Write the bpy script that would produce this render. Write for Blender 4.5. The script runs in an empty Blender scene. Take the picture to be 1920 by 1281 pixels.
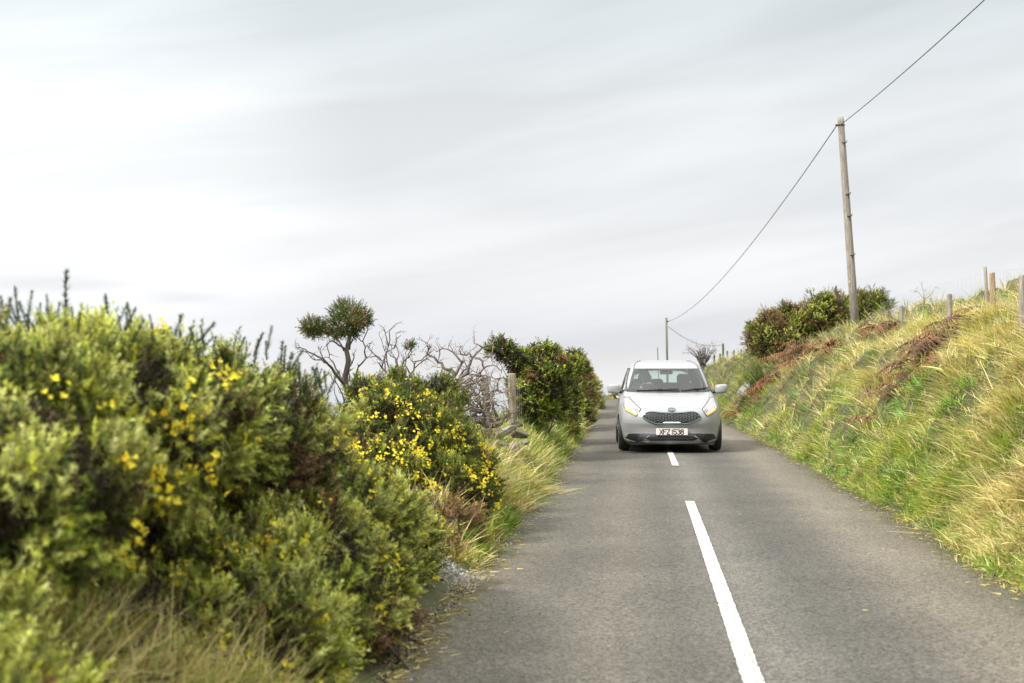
import bpy, math, random
import numpy as np
from mathutils import Matrix, Vector
R = math.radians
SC = bpy.context.scene
COL = SC.collection
rng = np.random.default_rng(7)
random.seed(7)

# ------------------------------------------------------------------ camera, sky, sun, exposure
EYE = 1.43
YAW, PITCH, FPX = R(5.29), R(1.71), 2667.0
cam_d = bpy.data.cameras.new('camera'); cam = bpy.data.objects.new('camera', cam_d); COL.objects.link(cam)
cam_d.sensor_width = 36; cam_d.lens = 50; cam_d.clip_start = 0.05; cam_d.clip_end = 60000
cam.location = (0, 0, EYE); cam.rotation_euler = (R(90) + PITCH, 0, YAW)
cam_d.dof.use_dof = True; cam_d.dof.focus_distance = 16.5; cam_d.dof.aperture_fstop = 3.0
SC.camera = cam
_f = np.array([-math.sin(YAW) * math.cos(PITCH), math.cos(YAW) * math.cos(PITCH), math.sin(PITCH)])
_r = np.array([math.cos(YAW), math.sin(YAW), 0.0]); _u = np.cross(_r, _f)
def P(px, py, D):
    """point of the place seen at a photo pixel, at distance D along the road"""
    d = _f * FPX + _r * (px - 960) + _u * (640.5 - py)
    return np.array([0, 0, EYE]) + d * (D / d[1])

SUN_EL, SUN_AZ = R(43), R(-128)        # azimuth from +Y, negative = to the left
w = bpy.data.worlds.new('World'); SC.world = w; w.use_nodes = True
nt = w.node_tree; nt.nodes.clear()
def N(t, tree=None, **kw):
    n = (tree or nt).nodes.new(t)
    for k, v in kw.items(): setattr(n, k, v)
    return n
def L(a, b, tree=None): (tree or nt).links.new(a, b)
out = N('ShaderNodeOutputWorld'); sky = N('ShaderNodeTexSky'); sky.sky_type = 'NISHITA'; sky.sun_disc = False
sky.sun_elevation = SUN_EL; sky.sun_rotation = SUN_AZ
bg1 = N('ShaderNodeBackground'); bg1.inputs[1].default_value = 0.1; L(sky.outputs[0], bg1.inputs[0])
tc = N('ShaderNodeTexCoord'); sep = N('ShaderNodeSeparateXYZ'); L(tc.outputs['Generated'], sep.inputs[0])
# overcast brightness by elevation: soft near the horizon, brighter overhead
ramp = N('ShaderNodeValToRGB'); L(sep.outputs[2], ramp.inputs[0]); cr = ramp.color_ramp; cr.interpolation = 'EASE'
stops = [(0.0, (.66, .65, .65)), (.03, (.580, .585, .612)), (.09, (.630, .634, .645)), (.16, (.625, .637, .642)), (.26, (.525, .560, .572)), (.5, (1.15, 1.14, 1.11)), (1.0, (1.85, 1.82, 1.76))]
while len(cr.elements) < len(stops): cr.elements.new(.5)
for e, (p, c) in zip(cr.elements, stops): e.position = p; e.color = (c[0] / 2.6, c[1] / 2.6, c[2] / 2.6, 1)
# cloud streaks
mr0 = N('ShaderNodeMapping'); mr0.inputs['Rotation'].default_value = (0, R(10), 0); L(tc.outputs['Generated'], mr0.inputs[0])
mp = N('ShaderNodeMapping'); mp.inputs['Scale'].default_value = (1.0, 1.0, 7.5); L(mr0.outputs[0], mp.inputs[0])
n1 = N('ShaderNodeTexNoise'); n1.inputs['Scale'].default_value = 3.0; n1.inputs['Detail'].default_value = 7; n1.inputs['Roughness'].default_value = .5; n1.inputs['Distortion'].default_value = .3
L(mp.outputs[0], n1.inputs['Vector'])
r2 = N('ShaderNodeMapRange'); r2.inputs['From Min'].default_value = .34; r2.inputs['From Max'].default_value = .66
r2.inputs['To Min'].default_value = 2.6 * .91; r2.inputs['To Max'].default_value = 2.6 * 1.08; L(n1.outputs[0], r2.inputs[0])
# thin bright veil round the hidden sun, low on the left
dot = N('ShaderNodeVectorMath', operation='DOT_PRODUCT'); L(tc.outputs['Generated'], dot.inputs[0])
g = P(20, 415, 10) - np.array([0, 0, EYE]); g /= np.linalg.norm(g); dot.inputs[1].default_value = tuple(g)
gr = N('ShaderNodeMapRange', interpolation_type='SMOOTHSTEP'); gr.inputs['From Min'].default_value = .968; gr.inputs['From Max'].default_value = 1.0
gr.inputs['To Min'].default_value = 1.0; gr.inputs['To Max'].default_value = 1.24; L(dot.outputs['Value'], gr.inputs[0])
mul0 = N('ShaderNodeMath', operation='MULTIPLY'); L(r2.outputs[0], mul0.inputs[0]); L(gr.outputs[0], mul0.inputs[1])
# small separate grey clouds low in the left of the sky
for (cpx, cpy, wx, wz, dk) in ((345, 557, .034, .0062, .12), (115, 532, .050, .0050, .09)):
    g = P(cpx, cpy, 10) - np.array([0, 0, EYE]); g /= np.linalg.norm(g)
    sb = N('ShaderNodeVectorMath', operation='SUBTRACT'); L(tc.outputs['Generated'], sb.inputs[0]); sb.inputs[1].default_value = tuple(g)
    dv = N('ShaderNodeVectorMath', operation='DIVIDE'); L(sb.outputs[0], dv.inputs[0]); dv.inputs[1].default_value = (wx, wx, wz)
    lg = N('ShaderNodeVectorMath', operation='LENGTH'); L(dv.outputs[0], lg.inputs[0])
    wv = N('ShaderNodeMath', operation='MULTIPLY_ADD'); L(n1.outputs[0], wv.inputs[0]); wv.inputs[1].default_value = 1.5; L(lg.outputs['Value'], wv.inputs[2])
    q = N('ShaderNodeMapRange', interpolation_type='SMOOTHSTEP'); q.inputs['From Min'].default_value = .9; q.inputs['From Max'].default_value = 2.1; q.inputs['To Min'].default_value = 1 - dk; q.inputs['To Max'].default_value = 1.0; L(wv.outputs[0], q.inputs[0])
    m2_ = N('ShaderNodeMath', operation='MULTIPLY'); L(mul0.outputs[0], m2_.inputs[0]); L(q.outputs[0], m2_.inputs[1]); mul0 = m2_
bg2 = N('ShaderNodeBackground'); L(ramp.outputs[0], bg2.inputs[0]); L(mul0.outputs[0], bg2.inputs[1])
mx = N('ShaderNodeMixShader'); mx.inputs[0].default_value = .94; L(bg1.outputs[0], mx.inputs[1]); L(bg2.outputs[0], mx.inputs[2]); L(mx.outputs[0], out.inputs[0])
sd = bpy.data.lights.new('sun', 'SUN'); sun = bpy.data.objects.new('sun', sd); COL.objects.link(sun)
sd.energy = 3.7; sd.angle = R(9); sd.color = (1, .95, .86)
sv = Vector((math.sin(SUN_AZ) * math.cos(SUN_EL), math.cos(SUN_AZ) * math.cos(SUN_EL), math.sin(SUN_EL)))
sun.rotation_euler = sv.to_track_quat('Z', 'Y').to_euler(); sun.location = (-20, 0, 30)
SC.view_settings.view_transform = 'Standard'; SC.view_settings.look = 'None'; SC.view_settings.exposure = 0.50; SC.view_settings.gamma = 1
SC.render.engine = 'CYCLES'; SC.cycles.use_denoising = True
SC.cycles.max_bounces = 6; SC.cycles.transparent_max_bounces = 8; SC.cycles.diffuse_bounces = 3; SC.cycles.glossy_bounces = 3
SC.cycles.sample_clamp_indirect = 6

# ------------------------------------------------------------------ helpers
def tag(o, label=None, cat=None, group=None, kind=None):
    if label: o['label'] = label
    if cat: o['category'] = cat
    if group: o['group'] = group
    if kind: o['kind'] = kind
    return o
def link(name, me, mats=(), parent=None, smooth=False):
    o = bpy.data.objects.new(name, me); COL.objects.link(o)
    for m in (mats if isinstance(mats, (list, tuple)) else [mats]): me.materials.append(m)
    if parent is not None: o.parent = parent
    if smooth:
        me.polygons.foreach_set('use_smooth', np.ones(len(me.polygons), bool))
    return o
def empty(name, loc=(0, 0, 0), rot=(0, 0, 0)):
    o = bpy.data.objects.new(name, None); COL.objects.link(o); o.location = tuple(loc); o.rotation_euler = rot; o.empty_display_size = .2
    return o
def mesh_tris(V, F, C=None, M=None):
    """V (n,3), F (m,3) int, C (n,3) colours per vertex"""
    me = bpy.data.meshes.new('m'); V = np.asarray(V, np.float32); F = np.asarray(F, np.int32)
    k = F.shape[1]
    me.vertices.add(len(V)); me.vertices.foreach_set('co', V.ravel())
    me.loops.add(F.size); me.loops.foreach_set('vertex_index', F.ravel())
    me.polygons.add(len(F)); me.polygons.foreach_set('loop_start', np.arange(0, F.size, k, dtype=np.int32))
    if M is not None: me.polygons.foreach_set('material_index', np.asarray(M, np.int32))
    me.update(calc_edges=True)
    if C is not None:
        a = me.attributes.new('tint', 'FLOAT_COLOR', 'POINT'); c = np.ones((len(V), 4), np.float32); c[:, :3] = C
        a.data.foreach_set('color', c.ravel())
    return me
class MB:
    """collects shapes into one mesh"""
    def __init__(s): s.v = []; s.f = []; s.n = 0; s.m = []
    def add(s, V, F, mi=0):
        V = [tuple(map(float, p)) for p in V]
        s.v += V; s.f += [tuple(i + s.n for i in f) for f in F]; s.m += [mi] * len(F); s.n += len(V); return s
    def box(s, c, d, rot=None, bev=0, mi=0):
        """box with chamfered vertical-ish edges when bev > 0"""
        hx, hy, hz = d[0] / 2, d[1] / 2, d[2] / 2
        if bev <= 0:
            V = [(x, y, z) for z in (-hz, hz) for x, y in ((-hx, -hy), (hx, -hy), (hx, hy), (-hx, hy))]
            F = [(3, 2, 1, 0), (4, 5, 6, 7), (0, 1, 5, 4), (1, 2, 6, 5), (2, 3, 7, 6), (3, 0, 4, 7)]
        else:
            V = []; F = []
            for z, b in ((-hz, bev), (-hz + bev, 0), (hz - bev, 0), (hz, bev)):
                X, Y = hx - b, hy - b; q = bev
                V += [(-X + q, -Y, z), (X - q, -Y, z), (X, -Y + q, z), (X, Y - q, z), (X - q, Y, z), (-X + q, Y, z), (-X, Y - q, z), (-X, -Y + q, z)]
            for r in range(3):
                for i in range(8):
                    j = (i + 1) % 8; F.append((r * 8 + i, r * 8 + j, r * 8 + 8 + j, r * 8 + 8 + i))
            F.append(tuple(range(7, -1, -1))); F.append(tuple(range(24, 32)))
        M = rot if rot is not None else Matrix.Identity(3)
        V = [M @ Vector(p) + Vector(tuple(c)) for p in V]
        return s.add(V, F, mi)
    def tube(s, pts, rad, n=6, caps=True, mi=0):
        pts = [Vector(tuple(p)) for p in pts]; m = len(pts)
        if not hasattr(rad, '__len__'): rad = [rad] * m
        V = []; F = []; up = Vector((0.13, .31, 1)).normalized()
        for i, p in enumerate(pts):
            t = (pts[min(i + 1, m - 1)] - pts[max(i - 1, 0)])
            t = t.normalized() if t.length > 1e-9 else Vector((0, 0, 1))
            a = t.cross(up)
            if a.length < 1e-3: a = t.cross(Vector((1, 0, 0)))
            a.normalize(); b = t.cross(a)
            for k in range(n):
                th = 2 * math.pi * k / n; V.append(p + (a * math.cos(th) + b * math.sin(th)) * rad[i])
        for i in range(m - 1):
            for k in range(n):
                k2 = (k + 1) % n; F.append((i * n + k, i * n + k2, (i + 1) * n + k2, (i + 1) * n + k))
        if caps: F.append(tuple(range(n - 1, -1, -1))); F.append(tuple((m - 1) * n + k for k in range(n)))
        return s.add(V, F, mi)
    def build(s, name, mats, parent=None, smooth=False):
        me = bpy.data.meshes.new(name); me.from_pydata(s.v, [], s.f); me.update()
        o = link(name, me, mats, parent, smooth); me.polygons.foreach_set('material_index', s.m); return o

def mat(name, col=(.5, .5, .5), rough=.6, metal=0, spec=.5, **kw):
    m = bpy.data.materials.new(name); m.use_nodes = True; b = m.node_tree.nodes['Principled BSDF']
    b.inputs['Base Color'].default_value = (*col, 1); b.inputs['Roughness'].default_value = rough; b.inputs['Metallic'].default_value = metal
    b.inputs['Specular IOR Level'].default_value = spec
    for k, v in kw.items(): b.inputs[k.replace('_', ' ')].default_value = v
    return m
def noisy(name, c1, c2, scale=5, detail=5, rough=.8, metal=0, bump=0, bscale=None, stretch=None, lo=.35, hi=.65, spec=.5, c3=None, **kw):
    """procedural two or three colour surface with bump"""
    m = mat(name, c1, rough, metal, spec, **kw); t = m.node_tree; b = t.nodes['Principled BSDF']
    tcn = N('ShaderNodeTexCoord', t); mpn = N('ShaderNodeMapping', t); L(tcn.outputs['Object'], mpn.inputs[0], t)
    if stretch: mpn.inputs['Scale'].default_value = stretch
    nz = N('ShaderNodeTexNoise', t); nz.inputs['Scale'].default_value = scale; nz.inputs['Detail'].default_value = detail; nz.inputs['Roughness'].default_value = .6
    L(mpn.outputs[0], nz.inputs['Vector'], t)
    rp = N('ShaderNodeValToRGB', t); rp.color_ramp.elements[0].position = lo; rp.color_ramp.elements[1].position = hi
    rp.color_ramp.elements[0].color = (*c1, 1); rp.color_ramp.elements[1].color = (*c2, 1)
    if c3: e = rp.color_ramp.elements.new((lo + hi) / 2 + .06); e.color = (*c3, 1)
    L(nz.outputs[0], rp.inputs[0], t); L(rp.outputs[0], b.inputs['Base Color'], t)
    if bump:
        nb = N('ShaderNodeTexNoise', t); nb.inputs['Scale'].default_value = bscale or scale * 4; nb.inputs['Detail'].default_value = 6; L(mpn.outputs[0], nb.inputs['Vector'], t)
        bp = N('ShaderNodeBump', t); bp.inputs['Strength'].default_value = bump; bp.inputs['Distance'].default_value = .02
        L(nb.outputs[0], bp.inputs['Height'], t); L(bp.outputs[0], b.inputs['Normal'], t)
    return m
def leafmat(name, trans=.3, rough=.55, spec=.35):
    m = bpy.data.materials.new(name); m.use_nodes = True; t = m.node_tree; b = t.nodes['Principled BSDF']; o = t.nodes['Material Output']
    at = N('ShaderNodeAttribute', t); at.attribute_name = 'tint'
    L(at.outputs['Color'], b.inputs['Base Color'], t); b.inputs['Roughness'].default_value = rough; b.inputs['Specular IOR Level'].default_value = spec
    tr = N('ShaderNodeBsdfTranslucent', t); L(at.outputs['Color'], tr.inputs[0], t)
    ms = N('ShaderNodeMixShader', t); ms.inputs[0].default_value = trans; L(b.outputs[0], ms.inputs[1], t); L(tr.outputs[0], ms.inputs[2], t); L(ms.outputs[0], o.inputs[0], t)
    return m
MLEAF = leafmat('needle_foliage', .12); MGRASS = leafmat('grass_blade', .25, .5, .4); MFLOWER = leafmat('petal', .35, .6, .2)
MBARK = noisy('grey_bark', (.045, .033, .027), (.14, .11, .09), 14, stretch=(1, 1, .25), bump=.5)
MDEAD = noisy('bleached_wood', (.085, .065, .05), (.25, .205, .165), 16, stretch=(1, 1, .3), bump=.4)
MWOOD = noisy('weathered_post_wood', (.12, .10, .07), (.34, .30, .23), 9, stretch=(3, 3, .35), bump=.6, bscale=30, c3=(.30, .25, .18))
MWIRE = mat('galvanised_wire', (.40, .40, .39), .5, .3)

def _h(ix, iy, iz, seed):
    n = (ix.astype(np.int64) * 374761393 + iy.astype(np.int64) * 668265263 + iz.astype(np.int64) * 2147483647 + seed * 1442695041) & 0xffffffff
    n = ((n ^ (n >> 13)) * 1274126177) & 0xffffffff
    return ((n ^ (n >> 16)) & 0xffff) / 65535.0
def vn(x, y, z=0.0, seed=0):
    x, y, z = np.broadcast_arrays(np.asarray(x, float), np.asarray(y, float), np.asarray(z, float))
    ix, iy, iz = np.floor(x), np.floor(y), np.floor(z); fx, fy, fz = x - ix, y - iy, z - iz
    sx, sy, sz = fx * fx * (3 - 2 * fx), fy * fy * (3 - 2 * fy), fz * fz * (3 - 2 * fz); r = 0
    for a in (0, 1):
        for b in (0, 1):
            for c in (0, 1):
                r = r + (sx if a else 1 - sx) * (sy if b else 1 - sy) * (sz if c else 1 - sz) * _h(ix + a, iy + b, iz + c, seed)
    return r
def fbm(x, y, z=0.0, seed=0, o=3):
    s = 0; a = .5
    for i in range(o): s = s + a * vn(x * 2 ** i, y * 2 ** i, np.asarray(z) * 2 ** i, seed + i); a /= 2
    return s / (1 - .5 ** o)

# ------------------------------------------------------------------ lie of the land
def zroad(Y):
    Y = np.asarray(Y, float); b = np.clip(Y - 54, 0, None)
    return .0113 * Y - .00045 * b ** 2 * (b < 18) - (b >= 18) * (.00045 * 324 + .0162 * (b - 18))
def cx(Y):
    Y = np.asarray(Y, float); return .65 - .0003 * np.clip(Y - 10, 0, None) ** 2 + .004 * np.clip(Y - 56, 0, 50) ** 2 + .35 * np.clip(Y - 106, 0, None)
def eL(Y): return cx(Y) - 1.78 + .05 * (vn(np.asarray(Y) * .9, 3.3) - .5)
def eR(Y): return cx(Y) + 1.76 + .07 * (vn(np.asarray(Y) * .8, 9.1) - .5)
def ground(X, Y, rough=True):
    X = np.asarray(X, float); Y = np.asarray(Y, float); X, Y = np.broadcast_arrays(X, Y)
    zr = zroad(Y); ur = X - eR(Y); ul = eL(Y) - X
    KU = [0, .12, .3, .75, 1.5, 2.6, 4.0, 6.4, 7.6, 8.4, 10, 14, 20, 45, 120]
    pn = np.interp(ur, KU, [0, .02, .22, 1.00, 1.62, 2.14, 2.40, 2.7, 2.85, 3.0, 3.4, 4.2, 5, 6.5, 9])
    pm = np.interp(ur, KU, [0, .02, .25, .95, 1.60, 2.05, 2.36, 2.75, 3.05, 3.45, 4.05, 4.9, 5.6, 6.5, 9])
    pq = np.interp(ur, KU, [0, .05, .35, 1.32, 1.62, 1.84, 2.15, 2.6, 2.85, 3.0, 3.3, 4.1, 4.8, 6, 8])
    w1 = np.clip((Y - 25) / 15, 0, 1); w2 = np.clip((Y - 44) / 13, 0, 1)
    pr = (pn * (1 - w1) + pm * w1) * (1 - w2) + pq * w2
    pr = pr * (1 - .35 * np.clip((Y - 70) / 25, 0, 1))
    tn = np.clip((Y - 9.5) / 3, 0, 1)
    pa = np.interp(ul, [0, .12, .45, .9, 2.0, 3.5, 8, 30, 60, 160], [0, .03, .26, .42, .45, -.3, -3, -14, -45, -75])
    pb = np.interp(ul, [0, .12, .5, .8, 1.2, 2.2, 4, 8, 30, 60, 160], [0, .05, .40, .54, .46, -.35, -1.6, -4, -15, -48, -75])
    far = np.clip((Y - 58) / 12, 0, 1)
    pf = np.interp(ul, [0, .3, 2, 4, 8, 30, 60, 160], [0, .05, .12, -.9, -3.2, -14, -45, -75])
    pl = (pa * (1 - tn) + pb * tn) * (1 - far) + pf * far
    z = zr + np.where(ur > 0, pr, 0) + np.where(ul > 0, pl, 0)
    if rough:
        am = np.clip(np.maximum(ur, ul) * 1.2, 0, 1)
        z = z + am * (.34 * (fbm(X * 1.3, Y * 1.1, 0, 5) - .5) + .62 * (vn(X * 2.8, Y * 2.3, 0, 11) - .55) * np.clip(ur * 1.5, 0, 1) * (ur > 0) + .12 * (vn(X * 3.2, Y * 2.6, 0, 11) - .5) * (ur < 0)) * (1 + .8 * (ur > 4))
        z = z - .02 * ((ur < 0) & (ul < 0))
    return z
def gz(x, y): return float(ground(x, y))
def hit(px, py, d0=5.0, d1=150.0):
    """where the sight line of a pixel first meets the ground"""
    D = np.linspace(d0, d1, 6000); d = _f * FPX + _r * (px - 960) + _u * (640.5 - py); d = d / d[1]
    X = d[0] * D; Z = EYE + d[2] * D; k = np.nonzero(Z < ground(X, D))[0]
    k = k[0] if len(k) else len(D) - 1
    return np.array([X[k], D[k], Z[k]])

# terrain
xs = np.concatenate([np.linspace(-200, -40, 12), np.linspace(-38, -8, 24), np.linspace(-7.5, -1.9, 36), np.arange(-1.85, 6.5, .09), np.linspace(6.7, 14, 40), np.linspace(14.6, 60, 44), np.linspace(65, 200, 12)])
ys = np.concatenate([np.linspace(-30, 0, 16), np.arange(.5, 30, .14), np.arange(30, 60, .25), np.linspace(60.5, 110, 70), np.linspace(113, 320, 30)])
GX, GY = np.meshgrid(xs, ys); GZ = ground(GX, GY)
nx, ny = len(xs), len(ys); idx = np.arange(nx * ny).reshape(ny, nx)
F = np.stack([idx[:-1, :-1], idx[:-1, 1:], idx[1:, 1:], idx[1:, :-1]], -1).reshape(-1, 4)
MSOIL = noisy('turf_soil', (.045, .032, .018), (.13, .12, .05), 3.5, bump=.7, bscale=26, rough=.95, c3=(.075, .085, .028))
o = link('ground', mesh_tris(np.stack([GX, GY, GZ], -1).reshape(-1, 3), F), MSOIL, smooth=True); tag(o, kind='structure')
# sea far below on the left
ms = noisy('sea_water', (.16, .21, .25), (.22, .27, .31), .02, rough=.10, bump=.03, bscale=.6)
o = link('sea', mesh_tris([(-40000, -2000, -70), (9000, -2000, -70), (9000, 45000, -70), (-40000, 45000, -70)], [(0, 1, 2, 3)]), ms); tag(o, kind='structure')

# ------------------------------------------------------------------ road
def asphalt(name):
    m = mat(name, (.1, .1, .1), .85); t = m.node_tree; b = t.nodes['Principled BSDF']
    tcn = N('ShaderNodeTexCoord', t); g = tcn.outputs['Object']
    at = N('ShaderNodeAttribute', t); at.attribute_name = 'tint'       # x across the road 0..1, worn in the wheel tracks
    sp = N('ShaderNodeSeparateXYZ', t); L(at.outputs['Vector'], sp.inputs[0], t)
    rp = N('ShaderNodeValToRGB', t); L(sp.outputs[0], rp.inputs[0], t); cr = rp.color_ramp
    st = [(0, (.13, .118, .09)), (.06, (.115, .106, .085)), (.17, (.094, .088, .077)), (.27, (.118, .109, .093)), (.38, (.086, .081, .073)), (.50, (.125, .120, .109)), (.60, (.080, .077, .071)), (.70, (.092, .087, .078)), (.82, (.165, .149, .122)), (.92, (.135, .122, .094)), (.97, (.094, .09, .06)), (1, (.07, .062, .038))]
    while len(cr.elements) < len(st): cr.elements.new(.5)
    for e, (p, c) in zip(cr.elements, st): e.position = p; e.color = (c[0] * .90, c[1] * .89, c[2] * .86, 1)
    n2 = N('ShaderNodeTexNoise', t); n2.inputs['Scale'].default_value = .8; n2.inputs['Detail'].default_value = 5; L(g, n2.inputs['Vector'], t)
    mr = N('ShaderNodeMapRange', t); mr.inputs['From Min'].default_value = .3; mr.inputs['From Max'].default_value = .7; mr.inputs['To Min'].default_value = .83; mr.inputs['To Max'].default_value = 1.14; L(n2.outputs[0], mr.inputs[0], t)
    vo = N('ShaderNodeTexVoronoi', t); vo.inputs['Scale'].default_value = 95; L(g, vo.inputs['Vector'], t)     # chippings about a centimetre across
    sp2 = N('ShaderNodeSeparateXYZ', t); L(vo.outputs['Color'], sp2.inputs[0], t)
    m2 = N('ShaderNodeMapRange', t); m2.inputs['To Min'].default_value = .42; m2.inputs['To Max'].default_value = 1.85; L(sp2.outputs[0], m2.inputs[0], t)
    n3 = N('ShaderNodeTexNoise', t); n3.inputs['Scale'].default_value = 22; n3.inputs['Detail'].default_value = 3; L(g, n3.inputs['Vector'], t)
    m3 = N('ShaderNodeMapRange', t); m3.inputs['From Min'].default_value = .3; m3.inputs['From Max'].default_value = .7; m3.inputs['To Min'].default_value = .86; m3.inputs['To Max'].default_value = 1.14; L(n3.outputs[0], m3.inputs[0], t)
    a = N('ShaderNodeMath', t, operation='MULTIPLY'); L(mr.outputs[0], a.inputs[0], t); L(m2.outputs[0], a.inputs[1], t)
    a2 = N('ShaderNodeMath', t, operation='MULTIPLY'); L(a.outputs[0], a2.inputs[0], t); L(m3.outputs[0], a2.inputs[1], t)
    vm = N('ShaderNodeVectorMath', t, operation='SCALE'); L(rp.outputs[0], vm.inputs[0], t); L(a2.outputs[0], vm.inputs['Scale'], t)
    # fine meandering cracks, only here and there
    vc = N('ShaderNodeTexVoronoi', t); vc.feature = 'DISTANCE_TO_EDGE'; vc.inputs['Scale'].default_value = .55
    nw = N('ShaderNodeTexNoise', t); nw.inputs['Scale'].default_value = 2.5; nw.inputs['Detail'].default_value = 5; L(g, nw.inputs['Vector'], t)
    va = N('ShaderNodeVectorMath', t, operation='MULTIPLY_ADD'); L(nw.outputs['Color'], va.inputs[0], t); va.inputs[1].default_value = (.5, .5, 0); L(g, va.inputs[2], t); L(va.outputs[0], vc.inputs['Vector'], t)
    ck = N('ShaderNodeMapRange', t); ck.inputs['From Min'].default_value = .002; ck.inputs['From Max'].default_value = .008; ck.inputs['To Min'].default_value = 1; ck.inputs['To Max'].default_value = 0; L(vc.outputs['Distance'], ck.inputs[0], t)
    cm = N('ShaderNodeMapRange', t); cm.inputs['From Min'].default_value = .50; cm.inputs['From Max'].default_value = .58; cm.inputs['To Max'].default_value = .2; L(n2.outputs[0], cm.inputs[0], t)
    cx_ = N('ShaderNodeMath', t, operation='MULTIPLY'); L(ck.outputs[0], cx_.inputs[0], t); L(cm.outputs[0], cx_.inputs[1], t)
    inv = N('ShaderNodeMath', t, operation='SUBTRACT'); inv.inputs[0].default_value = 1; L(cx_.outputs[0], inv.inputs[1], t)
    vm0 = vm; vm = N('ShaderNodeVectorMath', t, operation='SCALE'); L(vm0.outputs[0], vm.inputs[0], t); L(inv.outputs[0], vm.inputs['Scale'], t)
    ed = N('ShaderNodeMath', t, operation='SUBTRACT'); L(sp.outputs[0], ed.inputs[0], t); ed.inputs[1].default_value = .5
    ab = N('ShaderNodeMath', t, operation='ABSOLUTE'); L(ed.outputs[0], ab.inputs[0], t)
    n4 = N('ShaderNodeTexNoise', t); n4.inputs['Scale'].default_value = 4.5; n4.inputs['Detail'].default_value = 7; n4.inputs['Roughness'].default_value = .7; L(g, n4.inputs['Vector'], t)
    ad = N('ShaderNodeMath', t, operation='MULTIPLY_ADD'); L(n4.outputs[0], ad.inputs[0], t); ad.inputs[1].default_value = .22; L(ab.outputs[0], ad.inputs[2], t)
    mk = N('ShaderNodeMapRange', t); mk.inputs['From Min'].default_value = .555; mk.inputs['From Max'].default_value = .61; L(ad.outputs[0], mk.inputs[0], t)
    rm = N('ShaderNodeValToRGB', t); rm.color_ramp.elements[0].position = .4; rm.color_ramp.elements[0].color = (.052, .042, .026, 1); rm.color_ramp.elements[1].position = .62; rm.color_ramp.elements[1].color = (.11, .105, .04, 1); L(n3.outputs[0], rm.inputs[0], t)
    mm = N('ShaderNodeMix', t); mm.data_type = 'RGBA'; L(mk.outputs[0], mm.inputs[0], t); L(vm.outputs[0], mm.inputs[6], t); L(rm.outputs[0], mm.inputs[7], t); L(mm.outputs[2], b.inputs['Base Color'], t)
    bp = N('ShaderNodeBump', t); bp.inputs['Strength'].default_value = .75; bp.inputs['Distance'].default_value = .008; L(vo.outputs['Distance'], bp.inputs['Height'], t); L(bp.outputs[0], b.inputs['Normal'], t)
    b.inputs['Specular IOR Level'].default_value = .4
    return m
Yr = np.concatenate([np.linspace(-30, 0, 30), np.arange(.3, 40, .22), np.arange(40, 130, .8)])
K = 30
T = np.linspace(0, 1, K + 1)
fr = .10 * (vn(Yr * 1.7, 1.5) - .5) + .06 * (vn(Yr * 5.1, 4.5) - .5)
RX = (eL(Yr) - .03 + fr)[:, None] * (1 - T) + (eR(Yr) + .03 + .12 * (vn(Yr * 1.9, 7.7) - .5) + .07 * (vn(Yr * 5.3, 2.7) - .5))[:, None] * T
RYY = np.repeat(Yr[:, None], K + 1, 1)
crown = .004 * (1 - (2 * T - 1) ** 2)
RZ = zroad(Yr)[:, None] + crown[None, :] + .006 * (fbm(RX * .9, RYY * .5, 0, 31) - .5)
def road_z(x, y):
    t = (x - eL(y)) / (eR(y) - eL(y)); return zroad(y) + .004 * (1 - (2 * t - 1) ** 2)
idx = np.arange(len(Yr) * (K + 1)).reshape(len(Yr), K + 1)
F = np.stack([idx[:-1, :-1], idx[:-1, 1:], idx[1:, 1:], idx[1:, :-1]], -1).reshape(-1, 4)
C = np.zeros((idx.size, 3)); C[:, 0] = (T[None, :] + .03 * (fbm(RYY * .25, RX * .4, 0, 40) - .5)).ravel()
o = link('road', mesh_tris(np.stack([RX, RYY, RZ], -1).reshape(-1, 3), F, C), asphalt('asphalt'), smooth=True); tag(o, kind='structure')
# worn white paint
mp_ = mat('road_paint', (.78, .78, .76), .7); t = mp_.node_tree; b = t.nodes['Principled BSDF']; tcn = N('ShaderNodeTexCoord', t)
nz = N('ShaderNodeTexNoise', t); nz.inputs['Scale'].default_value = 38; nz.inputs['Detail'].default_value = 6; nz.inputs['Roughness'].default_value = .7; L(tcn.outputs['Object'], nz.inputs['Vector'], t)
rp = N('ShaderNodeValToRGB', t); rp.color_ramp.elements[0].position = .40; rp.color_ramp.elements[0].color = (.13, .125, .11, 1); rp.color_ramp.elements[1].position = .50; rp.color_ramp.elements[1].color = (.58, .575, .54, 1)
L(nz.outputs[0], rp.inputs[0], t); L(rp.outputs[0], b.inputs['Base Color'], t)
bp = N('ShaderNodeBump', t); bp.inputs['Strength'].default_value = .5; bp.inputs['Distance'].default_value = .004; L(nz.outputs[0], bp.inputs['Height'], t); L(bp.outputs[0], b.inputs['Normal'], t)
def centre_x(y): return .49 - .0003 * max(y - 10, 0) ** 2 * .9
for k, (y0, y1) in enumerate([(4.4, 15.3), (20.8, 30.0), (35.5, 44.5), (-8, -1.0)]):
    Y = np.arange(y0, y1 + .01, .03); n = len(Y)
    xl = np.array([centre_x(y) for y in Y]) - .049 + .007 * (vn(Y * 30, k, 0, 3) - .5); xr = np.array([centre_x(y) for y in Y]) + .049 + .007 * (vn(Y * 28, k + 5, 0, 3) - .5)
    V = []
    for x in (xl, (xl + xr) / 2, xr): V.append(np.stack([x, Y, road_z(x, Y) + .009], -1))
    V = np.stack(V, 1).reshape(-1, 3); ii = np.arange(n * 3).reshape(n, 3)
    F = np.stack([ii[:-1, :-1], ii[:-1, 1:], ii[1:, 1:], ii[1:, :-1]], -1).reshape(-1, 4)
    o = link('road_marking', mesh_tris(V, F), mp_); tag(o, kind='structure')
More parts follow.
